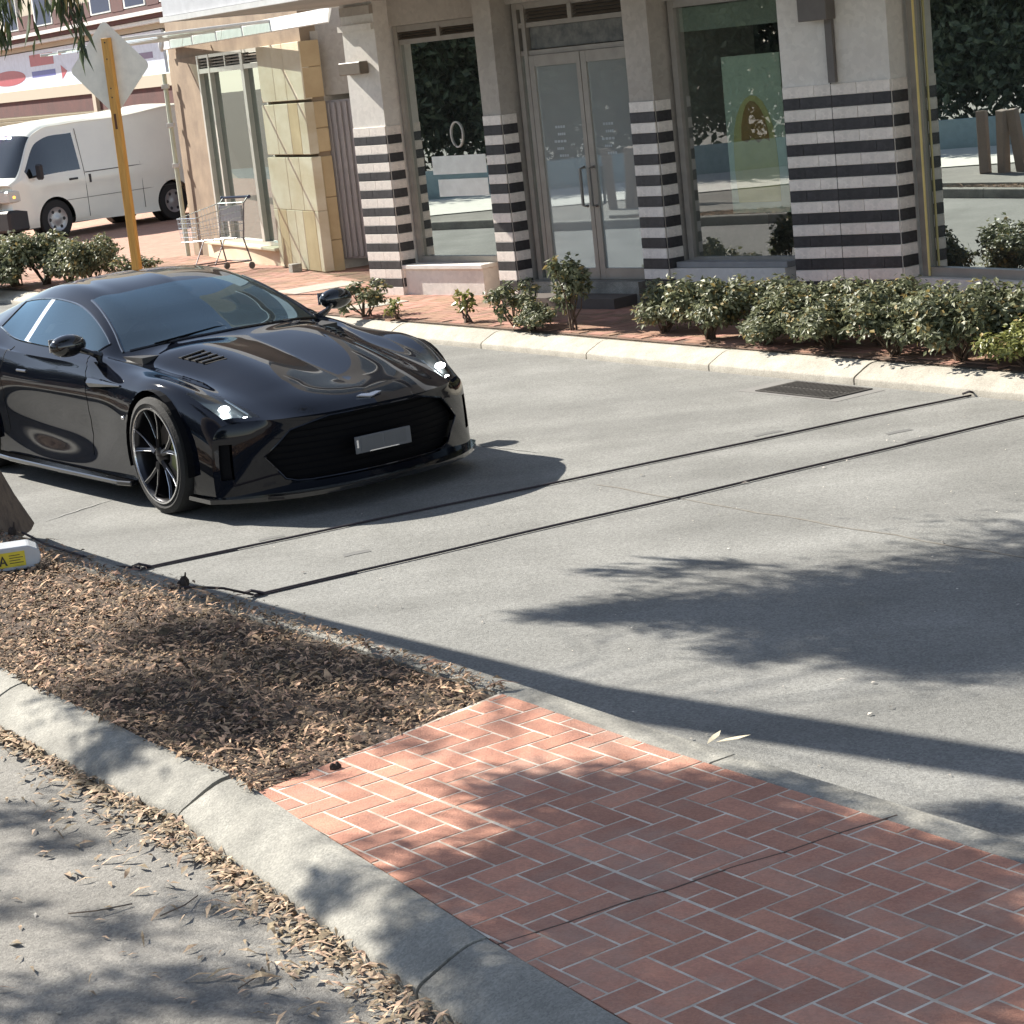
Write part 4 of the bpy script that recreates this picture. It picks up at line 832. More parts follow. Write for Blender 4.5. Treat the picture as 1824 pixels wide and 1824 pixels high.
# ------------------------------------------------------------------ side wall and ribbed gate between the two shops
gp_ = Plane((-1.56, 25.42), -30)
gt = gp_.one("side_wall", render_g, None, -.3, 1.9, 2.16, 4.2, -.4, -.05); tag(gt, "plain grey wall above the ribbed gate between the two shops", "wall")
g = empty("ribbed_gate", gp_.P((0, 0, .2))); tag(g, "narrow grey vertically ribbed metal gate between the stone shop and the striped shop", "gate")
gmm = mat("grey gate steel", (.31, .285, .285), .55); gb_ = gp_.one("backing", gmm, None, -.2, 1.35, .26, 2.10, -.03, -.015); gb_.parent = g; gb_.matrix_parent_inverse = Matrix.Translation(g.location).inverted()
rib = MB().box((0, 0, 0), (.05, .03, 1.80)).mesh("gate_rib", gmm, .006)
for k in range(-2, 17):
    o = link_mesh("gate_rib", rib, g); x, y, z = gp_.P((-.02+k*.08, -.015, .28)); o.matrix_world = Matrix(((gp_.c, gp_.sn, 0, x), (gp_.sn, -gp_.c, 0, y), (0, 0, 1, z), (0, 0, 0, 1)))
    o.matrix_parent_inverse = Matrix.Identity(4); o.location = Vector((x, y, z))-g.location
# ------------------------------------------------------------------ stone shop
st1 = mat("cream sandstone", (.60, .53, .41), .85, (.50, .41, .28), 1.5, bump=.3, bscale=90, detail=10, stretch=(1, 1, 2)); per_object(st1, .05)
st2 = mat("golden sandstone", (.52, .40, .24), .85, (.42, .31, .18), 2, bump=.3, bscale=90)
stone_d = mat("brown weathered stone", (.30, .225, .155), .85, (.20, .145, .10), 2.5, bump=.3)
ss = empty("stone_shop", (0, 0, 0)); tag(ss, "sandstone corner shop with tall narrow windows under a white glazed awning", "building")
S = Plane((-3.71, 29.5), -65.5)
def so(name, m, *a, bevel=0, par=None): return S.one(name, m, par or ss, *a, bevel)
so("wall", stone_d, -.75, 4.45, 2.80, 4.4, -.6, -.02)
so("wall", stone_d, -.72, .50, .1, 2.80, -.6, .0)
so("pillar", stone_d, 3.14, 4.56, .1, 2.80, -.18, -.03)
# facing stones of the right pillar: three courses with recessed joints, mixed slabs
def course(z0, z1, xs, ms, d):
    for (a, b), m in zip(zip(xs[:-1], xs[1:]), ms): so("stone", m, a+.003, b-.003, z0, z1, -.03, d, bevel=.006)
course(2.14, 2.80, [3.11, 3.62, 4.02, 4.60], [st1, st1, st1], .07)
course(1.515, 2.108, [3.12, 3.55, 4.03, 4.36, 4.61], [st1, st1, st2, st1], .085)
course(.86, 1.482, [3.10, 3.75, 4.20, 4.64], [st1, st1, st1], .09)
course(.15, .857, [3.10, 3.25, 3.55, 3.86, 4.12, 4.52, 4.645], [st1, st2, st1, st1, st2, st1], .092)
# return face of that pillar
c0 = S.P((4.60, .06, 0))[:2]; rp = Plane(c0, 24.5)
for z0, z1 in ((.12, .50), (.505, 1.0), (1.005, 1.475), (1.53, 1.80), (1.805, 2.105), (2.155, 2.5), (2.505, 2.80)):
    rp.one("stone", st2, ss, .003, .24, z0, z1, -.12, .0, .006)
rp.one("wall", render_g, ss, .20, 4, .1, 2.9, -.5, -.13)
# window
fs2 = empty("w"); bpy.data.objects.remove(fs2)
fm_ = MB(); alus = mat("silver aluminium", (.50, .48, .43), .4, metal=.4)
for a, b in ((.50, .56), (.955, 1.01), (2.26, 2.36), (3.08, 3.13)): S.box(fm_, a, b, .42, 2.80, -.10, .0)
S.box(fm_, .50, 3.13, 2.565, 2.625, -.10, -.004); S.box(fm_, .50, 3.13, .38, .42, -.10, -.004); S.box(fm_, .50, 3.13, 2.76, 2.80, -.10, -.006); S.box(fm_, 1.62, 1.66, 2.625, 2.76, -.10, -.01)
sf = fm_.build("window_frame", alus, ss)
shopg = glass_mat("stone shop glass", (.40, .47, .45), .45, refl=(.9, 1, .97), boost=3.6)
for a, b in ((.56, .955), (1.01, 2.26), (2.36, 3.08)): S.one("pane", shopg, sf, a, b, .42, 2.565, -.07, -.062)
S.one("vent_back", alud, sf, .56, 3.08, 2.63, 2.755, -.095, -.09)
for a, b in ((.56, .955), (1.01, 1.62), (1.66, 2.26), (2.36, 3.08)):
    for k in range(3): S.one("louvre_slat", louvm, sf, a, b, 2.642+k*.038, 2.660+k*.038, -.085, -.02)
S.one("poster_strip", mat("red poster strip", (.60, .12, .10), .5), sf, 1.25, 2.24, .50, .66, -.085, -.075)
S.one("poster_strip", mat("pale blue poster", (.42, .52, .56), .5), sf, 1.25, 2.24, .66, 1.02, -.085, -.075)
so("sill", st1, .2, 3.10, .335, .378, -.1, .14, bevel=.01)
# bowed plinth under the window
n = 12; pts = [(.0+3.1*k/n, .10*math.sin(math.pi*k/n)+.02) for k in range(n+1)]
MB().prism([(s, -.2) for s in (3.1, 0)]+pts, .1, .333, lambda q: S.P((q[0], q[1], q[2]))).build("plinth", st1, ss)
MB().prism([(-.07, -.06), (.07, -.06), (.07, .06), (-.07, .06)], .12, .24, lambda q: S.P((3.98+q[0], .22+q[1], q[2]))).build("pavement_light", concrete2, ss, .006)
rb = MB(); bk2 = Plane((-2.2, 31.2), -65.5); bk2.box(rb, -2, 6.5, .05, 3.9, -.1, 0); rb.build("back_wall", mat("shop back wall", (.10, .105, .10), .8), ss)
# awning beam, arms, glass leaves
be = MB(); B0, B1 = np.array((-4.02, 29.95)), np.array((-1.36, 23.15)); bd = (B1-B0); Lb = float(np.hypot(*bd)); bp_ = Plane(tuple(B0), math.degrees(math.atan2(bd[1], bd[0])))
aw = empty("glazed_awning", (0, 0, 0)); aw.parent = ss
for k, (u0, u1) in enumerate(((0, 1.05), (1.07, 3.0), (3.02, 5.9), (5.92, Lb))):
    mb = MB(); T = lambda q: bp_.P(q); mb.add([T(q) for q in ((u0, .0, 2.93), (u1, .0, 2.93), (u1, .015, 2.94), (u0, .015, 2.94), (u0, -.02, 3.085), (u1, -.02, 3.085), (u1, -.05, 3.08), (u0, -.05, 3.08))], [(0, 1, 2, 3), (3, 2, 5, 4), (4, 5, 6, 7), (7, 6, 1, 0), (0, 3, 4, 7), (1, 6, 5, 2)]); mb.build("beam_panel", whitef, aw)
gl = glass_mat("mint awning glass", (.86, .95, .92), .8, refl=(.9, 1, .97), boost=2.2)
for k, u in enumerate((.3, 1.5, 2.7, 3.9, 5.1)):
    tb = MB(); tb.tube([bp_.P((u, -.1, 3.06)), bp_.P((u-.15, 1.7-.0*k, 3.02+.0*k))], .02, 8); tb.build("arm", whitef, aw, smooth=True)
for k in range(4):
    T = lambda q: bp_.P(q); u = .35+1.2*k
    MB().add([T(q) for q in ((u, .0, 3.05), (u+1.12, .0, 3.05), (u+.97, 1.65, 3.0), (u-.15, 1.65, 3.0), (u, .0, 3.062), (u+1.12, .0, 3.062), (u+.97, 1.65, 3.012), (u-.15, 1.65, 3.012))], [(0, 1, 2, 3), (4, 5, 6, 7), (0, 1, 5, 4), (1, 2, 6, 5), (2, 3, 7, 6), (3, 0, 4, 7)]).build("glass_leaf", gl, aw)
MB().ball(bp_.P((-.05, .02, 3.0)), (.04, .04, .09)).build("beam_end_cap", whitef, aw, smooth=True)
pp = MB(); pq = [S.P((-.62, .12, z)) for z in (.12, 2.62)]; pp.tube(pq, .032, 10)
pipe = pp.build("drain_pipe", mat("pale green cream pipe", (.58, .62, .50), .5), ss, smooth=True)
for z in (2.45, 1.93, 1.38): x, y, _ = S.P((-.62, .12, z)); MB().box((x-.05, y-.05, z-.03), (x+.05, y+.05, z+.03)).build("pipe_bracket", whitef, pipe, .006)

# ------------------------------------------------------------------ far building across the side street
fb = empty("brick_building", (0, 0, 0)); tag(fb, "two storey maroon and cream building with a pale sign board and mustard roller door", "building")
F_ = Plane((-9.9, 50), -62)
maroon = mat("maroon brick", (.10, .036, .032), .85, (.07, .028, .026), 3, bump=.4); cream = mat("cream painted wall", (.40, .36, .28), .8, (.42, .37, .29), 1)
mustard = mat("mustard roller door", (.17, .135, .07), .7); signw = mat("pale blue white sign", (.56, .62, .74), .5)
def fo(name, m, *a, par=None, bevel=0): return F_.one(name, m, par or fb, *a, bevel)
fo("wall", cream, -6, 14, 3.98, 9, -5, 0); fo("wall", cream, -6, 14, 2.45, 2.68, -5, .05); fo("wall", maroon, -6, 14, .1, 2.449, -5, 0)
fo("brick_band", maroon, -6, 14, 3.86, 3.979, -5, .04)
fo("gutter", whitef, -6, 14, 3.78, 3.855, 0, .5); fo("soffit", maroon, -6, 14, 3.70, 3.778, 0, .42); fo("gutter", whitef, -6, 14, 3.62, 3.69, 0, .36); fo("soffit_board", cream, -6, 14, 3.52, 3.618, -1, .12)
sg = fo("sign_board", signw, -6, 9.2, 2.70, 3.50, 0, .06)
red = mat("red sign print", (.36, .05, .07), .5); blu = mat("blue sign print", (.07, .08, .32), .5)
fo("sign_block", red, .68, 2.40, 3.17, 3.42, .06, .064, par=sg); fo("sign_block", blu, .72, 2.43, 2.93, 3.06, .06, .064, par=sg)
MB().prism([(-1.15+1.35*math.cos(t), 2.98+.17*math.sin(t)) for t in np.linspace(0, 2*PI, 28)[:-1]], .06, .064, lambda q: F_.P((q[0], q[2], q[1]))).build("sign_ellipse", red, sg)
MB().prism([(2.85, 3.12), (3.25, 2.98), (2.85, 2.82)], .06, .064, lambda q: F_.P((q[0], q[2], q[1]))).build("sign_triangle", red, sg)
fo("sign_block", mat("plum sign print", (.16, .10, .2), .5), 7.75, 8.6, 3.0, 3.12, .06, .064, par=sg)
fo("sign_block", red, -4.8, -3.4, 3.0, 3.35, .06, .064, par=sg)
slat = MB().box((0, 0, 0), (9.6, .03, .075)).mesh("door_slat", mustard, .006)
rd = fo("roller_door", mustard, -5, 4.7, .1, 2.10, 0, .01); rd2 = fo("roller_door", mustard, 4.9, 12, .1, 2.10, 0, .01)
for k in range(24):
    for (s0, par_) in ((-4.95, rd), (4.95, rd2)):
        o = link_mesh("door_slat", slat, par_); x, y, z = F_.P((s0, .01, .12+k*.082)); o.matrix_world = Matrix(((F_.c*(.72 if par_ is rd2 else 1), F_.sn, 0, x), (F_.sn*(.72 if par_ is rd2 else 1), -F_.c, 0, y), (0, 0, 1, z), (0, 0, 0, 1)))
fo("post", cream, 4.70, 4.9, .1, 2.45, 0, .08)
dkb = mat("navy window", (.02, .03, .07), .5, spec=.2)
for s0, s1 in ((-3.6, -2.2), (-.9, .1), (1.5, 2.6), (5.35, 6.45), (7.4, 8.45), (9.4, 10.4)):
    w_ = fo("window", whitef, s0-.1, s1+.06, 4.0, 6.2, 0, .05); fo("pane", dkb, s0, s1, 4.03, 6.12, .05, .056, par=w_)
for s0, s1 in ((.15, 1.3), (2.75, 3.9), (4.2, 5.2), (6.55, 7.25), (8.6, 9.25)): fo("brick_sill", maroon, s0, s1, 3.98, 4.28, 0, .05)

# ------------------------------------------------------------------ diamond sign on its timber post
tim = mat("orange stained timber", (.58, .315, .075), .6, (.46, .23, .05), 6, stretch=(8, 8, .6), bump=.2)
sgn = empty("road_sign", (-3.94, 24.6, .10)); tag(sgn, "back of a pale diamond road sign on an orange timber post", "road sign")
post = MB().prism([(-.048, -.035), (.048, -.035), (.048, .035), (-.048, .035)], 0, 2.95).build("post", tim, sgn, .004); 
sgn.rotation_euler = (R(1), R(1.0), R(-24))
dd = .515; bl_ = MB(); rr_ = .06
dm = []
for k in range(4):
    t = math.pi/2*k; cx, cz = (dd-rr_*1.2)*math.cos(t), (dd-rr_*1.2)*math.sin(t)
    for q in np.linspace(-math.pi/4, math.pi/4, 5): dm.append((cx+rr_*math.cos(t+q), cz+rr_*math.sin(t+q)))
bl_.prism([(x, z) for x, z in dm], .037, .041, lambda q: (q[0]-.03, q[2], q[1]+2.62)); bl_.build("sign_plate", mat("bare aluminium plate", (.80, .76, .66), .55), sgn)
for z in (2.90, 2.72, 2.40, 2.3): MB().ball((.0, -.037, z), (.009, .006, .009)).build("bolt", iron, sgn)
MB().box((-.012, -.0365, 1.95), (.018, -.0355, 2.12)).build("rust_mark", mat("dark knot", (.10, .04, .02), .8), sgn)
# ------------------------------------------------------------------ delivery van
def build_van():
    wp = mat("white van paint", (.82, .84, .75), .28, (.78, .80, .72), 3, coat=.5); trim = mat("van black plastic", (.03, .03, .032), .6); rubber = mat("van tyre", (.02, .02, .02), .8)
    hub = mat("silver wheel trim", (.42, .42, .42), .35, metal=.5); hd = mat("wheel trim slot", (.03, .03, .03), .6); gl = glass_mat("van glass", (.10, .12, .12), .5, boost=1.9); dark = mat("van seam", (.10, .10, .095), .8)
    van = empty("delivery_van", (-7.70, 37.2, .134), R(228)); tag(van, "white panel van parked across the side street in front of the maroon building", "van")
    F = [
     [(.95,0,1.02),(.80,0,1.10),(.24,0,1.80),(.04,0,1.91),(-.4,0,1.97),(-1.5,0,1.99),(-3.5,0,1.98),(-3.72,0,1.93)],
     [(.94,.5,1.0),(.78,.5,1.09),(.24,.50,1.78),(.04,.50,1.89),(-.4,.5,1.945),(-1.5,.5,1.955),(-3.5,.5,1.955),(-3.70,.5,1.91)],
     [(.86,.76,.99),(.70,.77,1.08),(.20,.675,1.74),(.02,.685,1.83),(-.4,.70,1.875),(-1.5,.71,1.89),(-3.5,.71,1.89),(-3.68,.68,1.83)],
     [(.84,.78,.97),(.66,.82,1.05),(.15,.70,1.68),(.0,.71,1.75),(-.5,.725,1.79),(-1.5,.735,1.80),(-3.5,.735,1.80),(-3.68,.72,1.76)],
     [(.80,.80,.94),(.60,.845,1.02),(.3,.85,1.04),(0,.852,1.05),(-1.5,.855,1.06),(-3.5,.855,1.06),(-3.70,.83,1.05)],
     [(.82,.79,.72),(.55,.85,.74),(0,.86,.76),(-1.5,.86,.76),(-3.5,.86,.76),(-3.72,.835,.76)],
     [(.86,.78,.36),(.55,.84,.36),(0,.855,.36),(-1.5,.85,.36),(-3.5,.85,.36),(-3.74,.83,.38)],
     [(.85,.75,.24),(.5,.82,.24),(0,.82,.24),(-3.5,.82,.24),(-3.72,.8,.26)]]
    n0 = [.95, .94, .86, .84, .80, .82, .86, .85]; e_ = [-3.72, -3.70, -3.68, -3.68, -3.70, -3.72, -3.74, -3.72]
    brk = [[n0[j], (.80, .78, .70, .66, .60, .55, .5, .5)[j], (.24, .24, .20, .15, .1, .1, .1, .1)[j], -.85, e_[j]] for j in range(8)]
    P, tt, vv = loft(F, brk, [8, 26, 16, 60], [8, 8, 6, 14, 8, 10, 6]); nr, nc = P.shape[:2]
    fk = arch_cut(P, [(0, .33), (-2.57, .33)], 4.3, vv, .375)
    tc_ = (tt[:-1]+tt[1:])/2; vc = (vv[:-1]+vv[1:])/2; TT, VV = np.meshgrid(tc_, vc, indexing='ij'); XX = (P[:-1, :-1, 0]+P[1:, 1:, 0])/2
    wind = (TT > 1.04) & (TT < 1.95) & (VV < 1.95); sidew = (VV > 3.12) & (VV < 3.95) & (TT > 1.25) & (XX > -.62)
    f = grid_faces(nr, nc, fk & ~wind & ~sidew); v, f2 = compact(P.reshape(-1, 3), f); v, f2 = mirror(v, f2); o = mesh_np("body", v, f2, wp, van, True)
    v, f2 = compact(P.reshape(-1, 3), grid_faces(nr, nc, wind)); v, f2 = mirror(v, f2); mesh_np("windscreen", v, outward(v, f2, (-1, 0, .8)), gl, van, True)
    for s in (1, -1): v, f2 = compact(P.reshape(-1, 3), grid_faces(nr, nc, sidew)); mesh_np("side_window", v*[1, s, 1], outward(v*[1, s, 1], f2, (-1, 0, .8)), gl, van, True)
    # nose, tail, bumpers
    col = P[0]; MB().add([tuple(q) for q in col]+[tuple(q*[1, -1, 1]) for q in col], [(i, i+1, nc+i+1, nc+i) for i in range(nc-1)]).build("nose", wp, van)
    col = P[-1]; MB().add([tuple(q) for q in col]+[tuple(q*[1, -1, 1]) for q in col], [(i, i+1, nc+i+1, nc+i) for i in range(nc-1)]).build("rear_door", wp, van)
    MB().box((.55, -.84, .22), (.98, .84, .58)).build("bumper", trim, van, .04); MB().box((.90, -.5, .62), (.955, .5, .86)).build("grille", trim, van)
    for s in (1, -1):
        h = MB().box((.66, s*.66-.155, .70), (.915, s*.66+.165, .90)).build("headlight", mat("headlamp lens", (.6, .6, .55), .2), van, .02)
        MB().ball((.80, s*.80, .79), (.06, .03, .05)).build("indicator", mat("amber lamp", (.95, .35, .05), .3, emit=1.6), h)
        mo = MB().box((.30, s*.98-.09, 1.02), (.36, s*.98+.09, 1.28)).build("door_mirror", trim, van, .03); MB().tube([(.33, s*.84, 1.08), (.33, s*.92, 1.08)], .02, 6).build("mirror_arm", trim, mo)
        sd = MB()
        for x in (-.68, -1.9): sd.tube([(x, s*.862, .30), (x, s*.864, .76), (x, s*.859, 1.06), (x, s*.742, 1.78)], .006, 4)
        sd.tube([(-.2, s*.866, .62), (-3.6, s*.866, .62)], .004, 4); sd.tube([(-.7, s*.860, 1.04), (-3.65, s*.860, 1.04)], .008, 4); sd.build("body_seam", dark, van)
        MB().box((-.52, s*.862-.012, .94), (-.34, s*.862+.014, .975)).build("door_handle", trim, van); MB().box((-.80, s*.862-.012, .86), (-.76, s*.862+.014, 1.0)).build("slide_handle", trim, van)
        for x in (0, -2.57):
            T = lambda q, s=s, x=x: (x+q[0], s*(.735+q[2]), .33+q[1]); w = empty("wheel"); w.parent = van
            MB().lathe([(.20, -.1), (.315, -.10), (.335, -.07), (.335, .07), (.315, .10), (.20, .105)], T, 32).build("tyre", rubber, w, smooth=True)
            hb = MB().lathe([(.205, .10), (.20, .115), (.17, .10), (.10, .09), (.05, .11), (.001, .112)], T, 32).build("wheel_trim", hub, w, smooth=True)
            for k in range(6):
                A0 = k*math.pi/3; MB().ball(T((.145*math.cos(A0), .145*math.sin(A0), .098)), (.030, .012, .030), nu=8, nv=6).build("trim_slot", hd, hb)
            MB().lathe([(.001, -.1), (.37, -.1), (.37, .06)], lambda q, x=x, s=s: (x+q[0], s*(.70+q[2]), .33+q[1]), 32).build("arch_liner", trim, van)
    MB().box((-3.6, -.78, .22), (.8, .78, .30)).build("floor_pan", trim, van); MB().box((-.75, -.70, .3), (-.70, .70, 1.75)).build("bulkhead", hd, van)
    for s in (.38, -.38): st = MB().box((-.55, s-.22, .7), (-.05, s+.22, .9)).build("seat", hd, van, .03); MB().box((-.6, s-.2, .9), (-.45, s+.2, 1.5)).build("seat_back", hd, st, .03)
    MB().box((-2.6, .45, .22), (-2.2, .80, .26)).build("step", trim, van)
build_van()

# ------------------------------------------------------------------ shopping trolley
def build_trolley():
    ch = mat("chrome wire", (.62, .66, .70), .25, metal=.7); blue = mat("dark blue handle", (.02, .025, .08), .4); wr = mat("dark trolley frame", (.14, .12, .13), .45, metal=.5); wheelm = mat("grey caster", (.1, .1, .1), .7)
    t = empty("shopping_trolley", (-3.06, 26.95, .143), R(48)); t.scale = (.86, .86, .86); tag(t, "chrome wire shopping trolley with a dark blue handle outside the stone shop", "trolley")
    # x: 0 = handle end, negative = nose
    def sec(u):   # u 0 handle end .. 1 nose : half width, bottom z, top z, x
        return .27-.07*u, .46-.0*u-.04*u*0+.05*u, .96-.12*u, .0-.86*u
    bk = MB()
    for lv in np.linspace(0, 1, 6):
        pts = []
        for u in np.linspace(0, 1, 5): h, b, tp, x = sec(u); pts.append((x, h*(.82+.18*lv), b+(tp-b)*lv))
        loop = pts+[(p[0], -p[1], p[2]) for p in pts[::-1]]; loop.append(loop[0]); bk.tube(loop, .007 if lv in (0, 1) else .004, 5, cap=False)
    bk.build("basket_rims", ch, t, smooth=True)
    vw = MB()
    for s in (1, -1):
        for u in np.linspace(0, 1, 15): h, b, tp, x = sec(u); vw.tube([(x, s*h*.82, b), (x, s*h, tp)], .0026, 4)
    for y in np.linspace(-.9, .9, 9):
        h, b, tp, x = sec(1); vw.tube([(x, y*h*.82, b), (x, y*h, tp)], .003, 4); h0, b0, t0_, x0 = sec(0); vw.tube([(x0, y*h0*.82, b0), (x0, y*h0, t0_)], .003, 4); vw.tube([(x0, y*h0*.82, b0), (x, y*h*.82, b)], .003, 4)
    for u in np.linspace(.1, .9, 6): h, b, tp, x = sec(u); vw.tube([(x, -h*.82, b), (x, h*.82, b)], .003, 4)
    vw.build("basket_wires", ch, t)
    fr = MB()
    for s in (1, -1):
        fr.tube([(.10, s*.26, 1.02), (.02, s*.26, .95), (-.06, s*.25, .45), (.02, s*.27, .12)], .011, 6)
        fr.tube([(.02, s*.27, .12), (-.75, s*.20, .16)], .011, 6); fr.tube([(-.40, s*.22, .47), (-.62, s*.21, .14)], .009, 6)
    fr.tube([(.02, -.27, .13), (.02, .27, .13)], .009, 6); fr.build("frame", wr, t, smooth=True)
    MB().tube([(.11, -.29, 1.03), (.11, .29, 1.03)], .019, 8).build("handle", blue, t, smooth=True)
    for s in (1, -1): MB().ball((.11, s*.29, 1.03), .028).build("handle_end", blue, t, smooth=True)
    cs = MB(); cs.box((-.02, -.22, .70), (.02, .22, .92)); cs.build("child_seat_flap", mat("grey flap", (.35, .35, .37), .5), t)
    for x, y in ((.02, .27), (.02, -.27), (-.72, .2), (-.72, -.2)): MB().lathe([(.001, -.012), (.05, -.012), (.05, .012), (.001, .012)], lambda q, x=x, y=y: (x+q[0], y+q[2], .055+q[1]), 14).build("caster", wheelm, t)
build_trolley()

# ------------------------------------------------------------------ shrubs
leafg = leaf_mat("glossy shrub leaf", (.215, .225, .13), (.10, .12, .065), .52, .3)
leafy = leaf_mat("yellow green shrub leaf", (.30, .31, .10), (.11, .13, .04), .35, .25)
stemm = mat("shrub stem", (.11, .075, .05), .9)
def leaf_cloud(c, nrm, l, wdt, droop=None):
    "diamond leaves, four verts, two triangles"
    n = len(c); a = rng.normal(size=(n, 3)); d = np.cross(a, nrm); d /= np.linalg.norm(d, axis=1)[:, None]+1e-9
    if droop is not None: d = d*(1-droop)+np.array([0, 0, -1.])*droop; d /= np.linalg.norm(d, axis=1)[:, None]
    w_ = np.cross(d, nrm); w_ /= np.linalg.norm(w_, axis=1)[:, None]+1e-9; L_ = l*rng.lognormal(0, .25, n)[:, None]; Wd = wdt*rng.lognormal(0, .2, n)[:, None]
    up_ = np.cross(w_, d)*L_*.08
    p = np.stack([c, c+d*L_*.45+w_*Wd*.5+up_, c+d*L_, c+d*L_*.45-w_*Wd*.5+up_], 1).reshape(-1, 3)
    k = (np.arange(n)*4)[:, None]; return p, np.vstack([k+[[0, 1, 2]], k+[[0, 2, 3]]])
def shrub_mesh(h, r, n, seed, clumps=9, leafs=.042, sparse=0):
    g = np.random.default_rng(seed); C = []; Nn = []; tops = []
    for k in range(clumps):
        a = g.uniform(0, 2*np.pi); rad = r*g.uniform(0, .75)**.8; cz = h*g.uniform(.38, .82) if k else h*.8; cc = np.array([rad*np.cos(a), rad*np.sin(a), cz]); rr = np.array([r*.42, r*.42, h*.22])*g.uniform(.7, 1.15)*(1-.4*sparse); tops.append(cc)
        m_ = n//clumps; u = g.normal(size=(m_, 3)); u /= np.linalg.norm(u, axis=1)[:, None]; s = g.uniform(.45, 1.05, m_)[:, None]
        C.append(cc+u*rr*s); Nn.append(u*.6+np.array([0, 0, .6])+g.normal(0, .45, (m_, 3)))
    C = np.vstack(C); Nn = np.vstack(Nn); Nn /= np.linalg.norm(Nn, axis=1)[:, None]; ok = C[:, 2] > .03
    v, f = leaf_cloud(C[ok], Nn[ok], leafs, leafs*.6)
    st = MB()
    for cc in tops: st.tube([(g.uniform(-.04, .04), g.uniform(-.04, .04), 0), tuple(cc*np.array([.5, .5, .5])+g.uniform(-.02, .02, 3)), tuple(cc)], [.009, .006, .003], 5)
    return v, f, st
protos = []
for i, (h, r, n, cl, sp) in enumerate(((.52, .42, 3000, 16, 0), (.46, .38, 2600, 14, 0), (.58, .40, 3000, 16, 0), (.40, .26, 800, 9, .5), (.62, .20, 900, 9, .4), (.22, .12, 90, 5, .6))):
    v, f, st = shrub_mesh(h, r, n, 30+i, cl, .050, sp); protos.append((v, f, st.mesh("stems", stemm)))
meshes = []
for i, (v, f, st) in enumerate(protos):
    for mt in (leafg, leafy):
        o = mesh_np("foliage", v, f, mt); meshes.append(o.data); bpy.data.objects.remove(o)
def shrub(x, y, pi, s, label, grp, yel=0, z=.136, name="shrub", rz=None):
    r = empty(name, (x, y, z), rnd.uniform(0, 6.28) if rz is None else rz); r.scale = (s*rnd.uniform(.9, 1.12), s*rnd.uniform(.9, 1.12), s*rnd.uniform(.85, 1.12)); tag(r, label, "shrub", grp)
    link_mesh("foliage", meshes[pi*2+yel], r); link_mesh("stems", protos[pi][2], r); return r
G1 = "shrubs along the far kerb in front of the striped shop"
for x, y, p, s, yl, lab in (
    (1.27, 16.98, 1, .95, 0, "leftmost shrub of the dense glossy hedge, below the striped pillar right of the doors"),
    (1.56, 16.35, 0, .95, 0, "glossy shrub, second from the left end of the dense hedge"),
    (1.92, 16.20, 2, .85, 0, "glossy shrub at the back of the hedge below the poster window"),
    (1.92, 15.72, 1, .88, 0, "glossy shrub at the front of the hedge below the poster window"),
    (2.28, 15.62, 0, 1.0, 0, "glossy shrub at the hedge back below the left half of the widest striped pillar"),
    (2.28, 15.18, 1, .90, 0, "glossy shrub at the hedge front left of the drain grate"),
    (2.66, 15.10, 2, .92, 0, "tall glossy shrub at the hedge back below the widest striped pillar"),
    (2.64, 14.60, 0, .88, 0, "glossy shrub at the hedge front right above the drain grate"),
    (3.00, 14.62, 1, 1.02, 0, "glossy shrub at the hedge back below the window corner with the sunlit yellow edge"),
    (2.98, 14.08, 2, .85, 0, "glossy shrub at the hedge front beside the far anchor of the rear tube"),
    (3.36, 14.05, 0, .98, 0, "glossy shrub at the hedge back below the big mirrored window"),
    (3.28, 13.58, 1, .80, 1, "yellow green shrub at the hedge front against the right edge of the photo"),
    (3.72, 13.60, 2, 1.0, 0, "glossy shrub at the hedge back against the right edge of the photo")):
    shrub(x+.10, y+.07, p, s, lab, G1, yl)
G2 = "sparse shrubs between the black car and the dense hedge"
for x, y, p, s, yl, lab in (
    (-1.17, 20.42, 3, 1.05, 0, "sparse leafy shrub just right of the black car's far wing mirror"),
    (-.86, 19.92, 5, 1.0, 1, "small wispy yellowish seedling right of the mirror side shrub"),
    (-.22, 19.06, 5, 1.25, 1, "small dry seedling standing alone on the bare brick strip"),
    (.22, 18.46, 3, 1.0, 0, "low spreading sparse shrub left of the tall narrow one below the doors"),
    (.34, 18.10, 1, .62, 0, "small shrub in front of the low spreading one below the glass doors"),
    (.68, 17.80, 4, 1.0, 0, "tall narrow shrub with an upright tip below the glass doors")):
    shrub(x, y, p, s, lab, G2, yl)
G3 = "hedge shrubs at the left by the van"
for x, y, p, s, lab in (
    (-6.45, 28.3, 0, 1.35, "hedge shrub at the left edge of the photo below the van's bumper"),
    (-6.05, 28.0, 2, 1.25, "second hedge shrub from the left edge below the van's headlight"),
    (-5.62, 27.75, 0, 1.25, "hedge shrub below the van's front wheel"),
    (-5.22, 27.3, 1, 1.25, "lower hedge shrub right of the van's front wheel"),
    (-4.86, 27.0, 2, 1.05, "last shrub of the left hedge, beside the orange sign post"),
    (-6.3, 27.6, 1, 1.2, "front hedge shrub at the left edge behind the black car's roof"),
    (-4.28, 26.4, 3, 1.1, "pale loose shrub right at the foot of the orange sign post")):
    shrub(x, y, p, s, lab, G3, 0)
for i in range(5):   # hedge going on beyond the right edge of the frame
    shrub(4.12+i*.36, 13.15-i*.55, i % 3, 1, ("first", "second", "third", "fourth", "fifth")[i]+" hedge shrub past the right edge of the photo, below the big mirrored window", G1, 0)

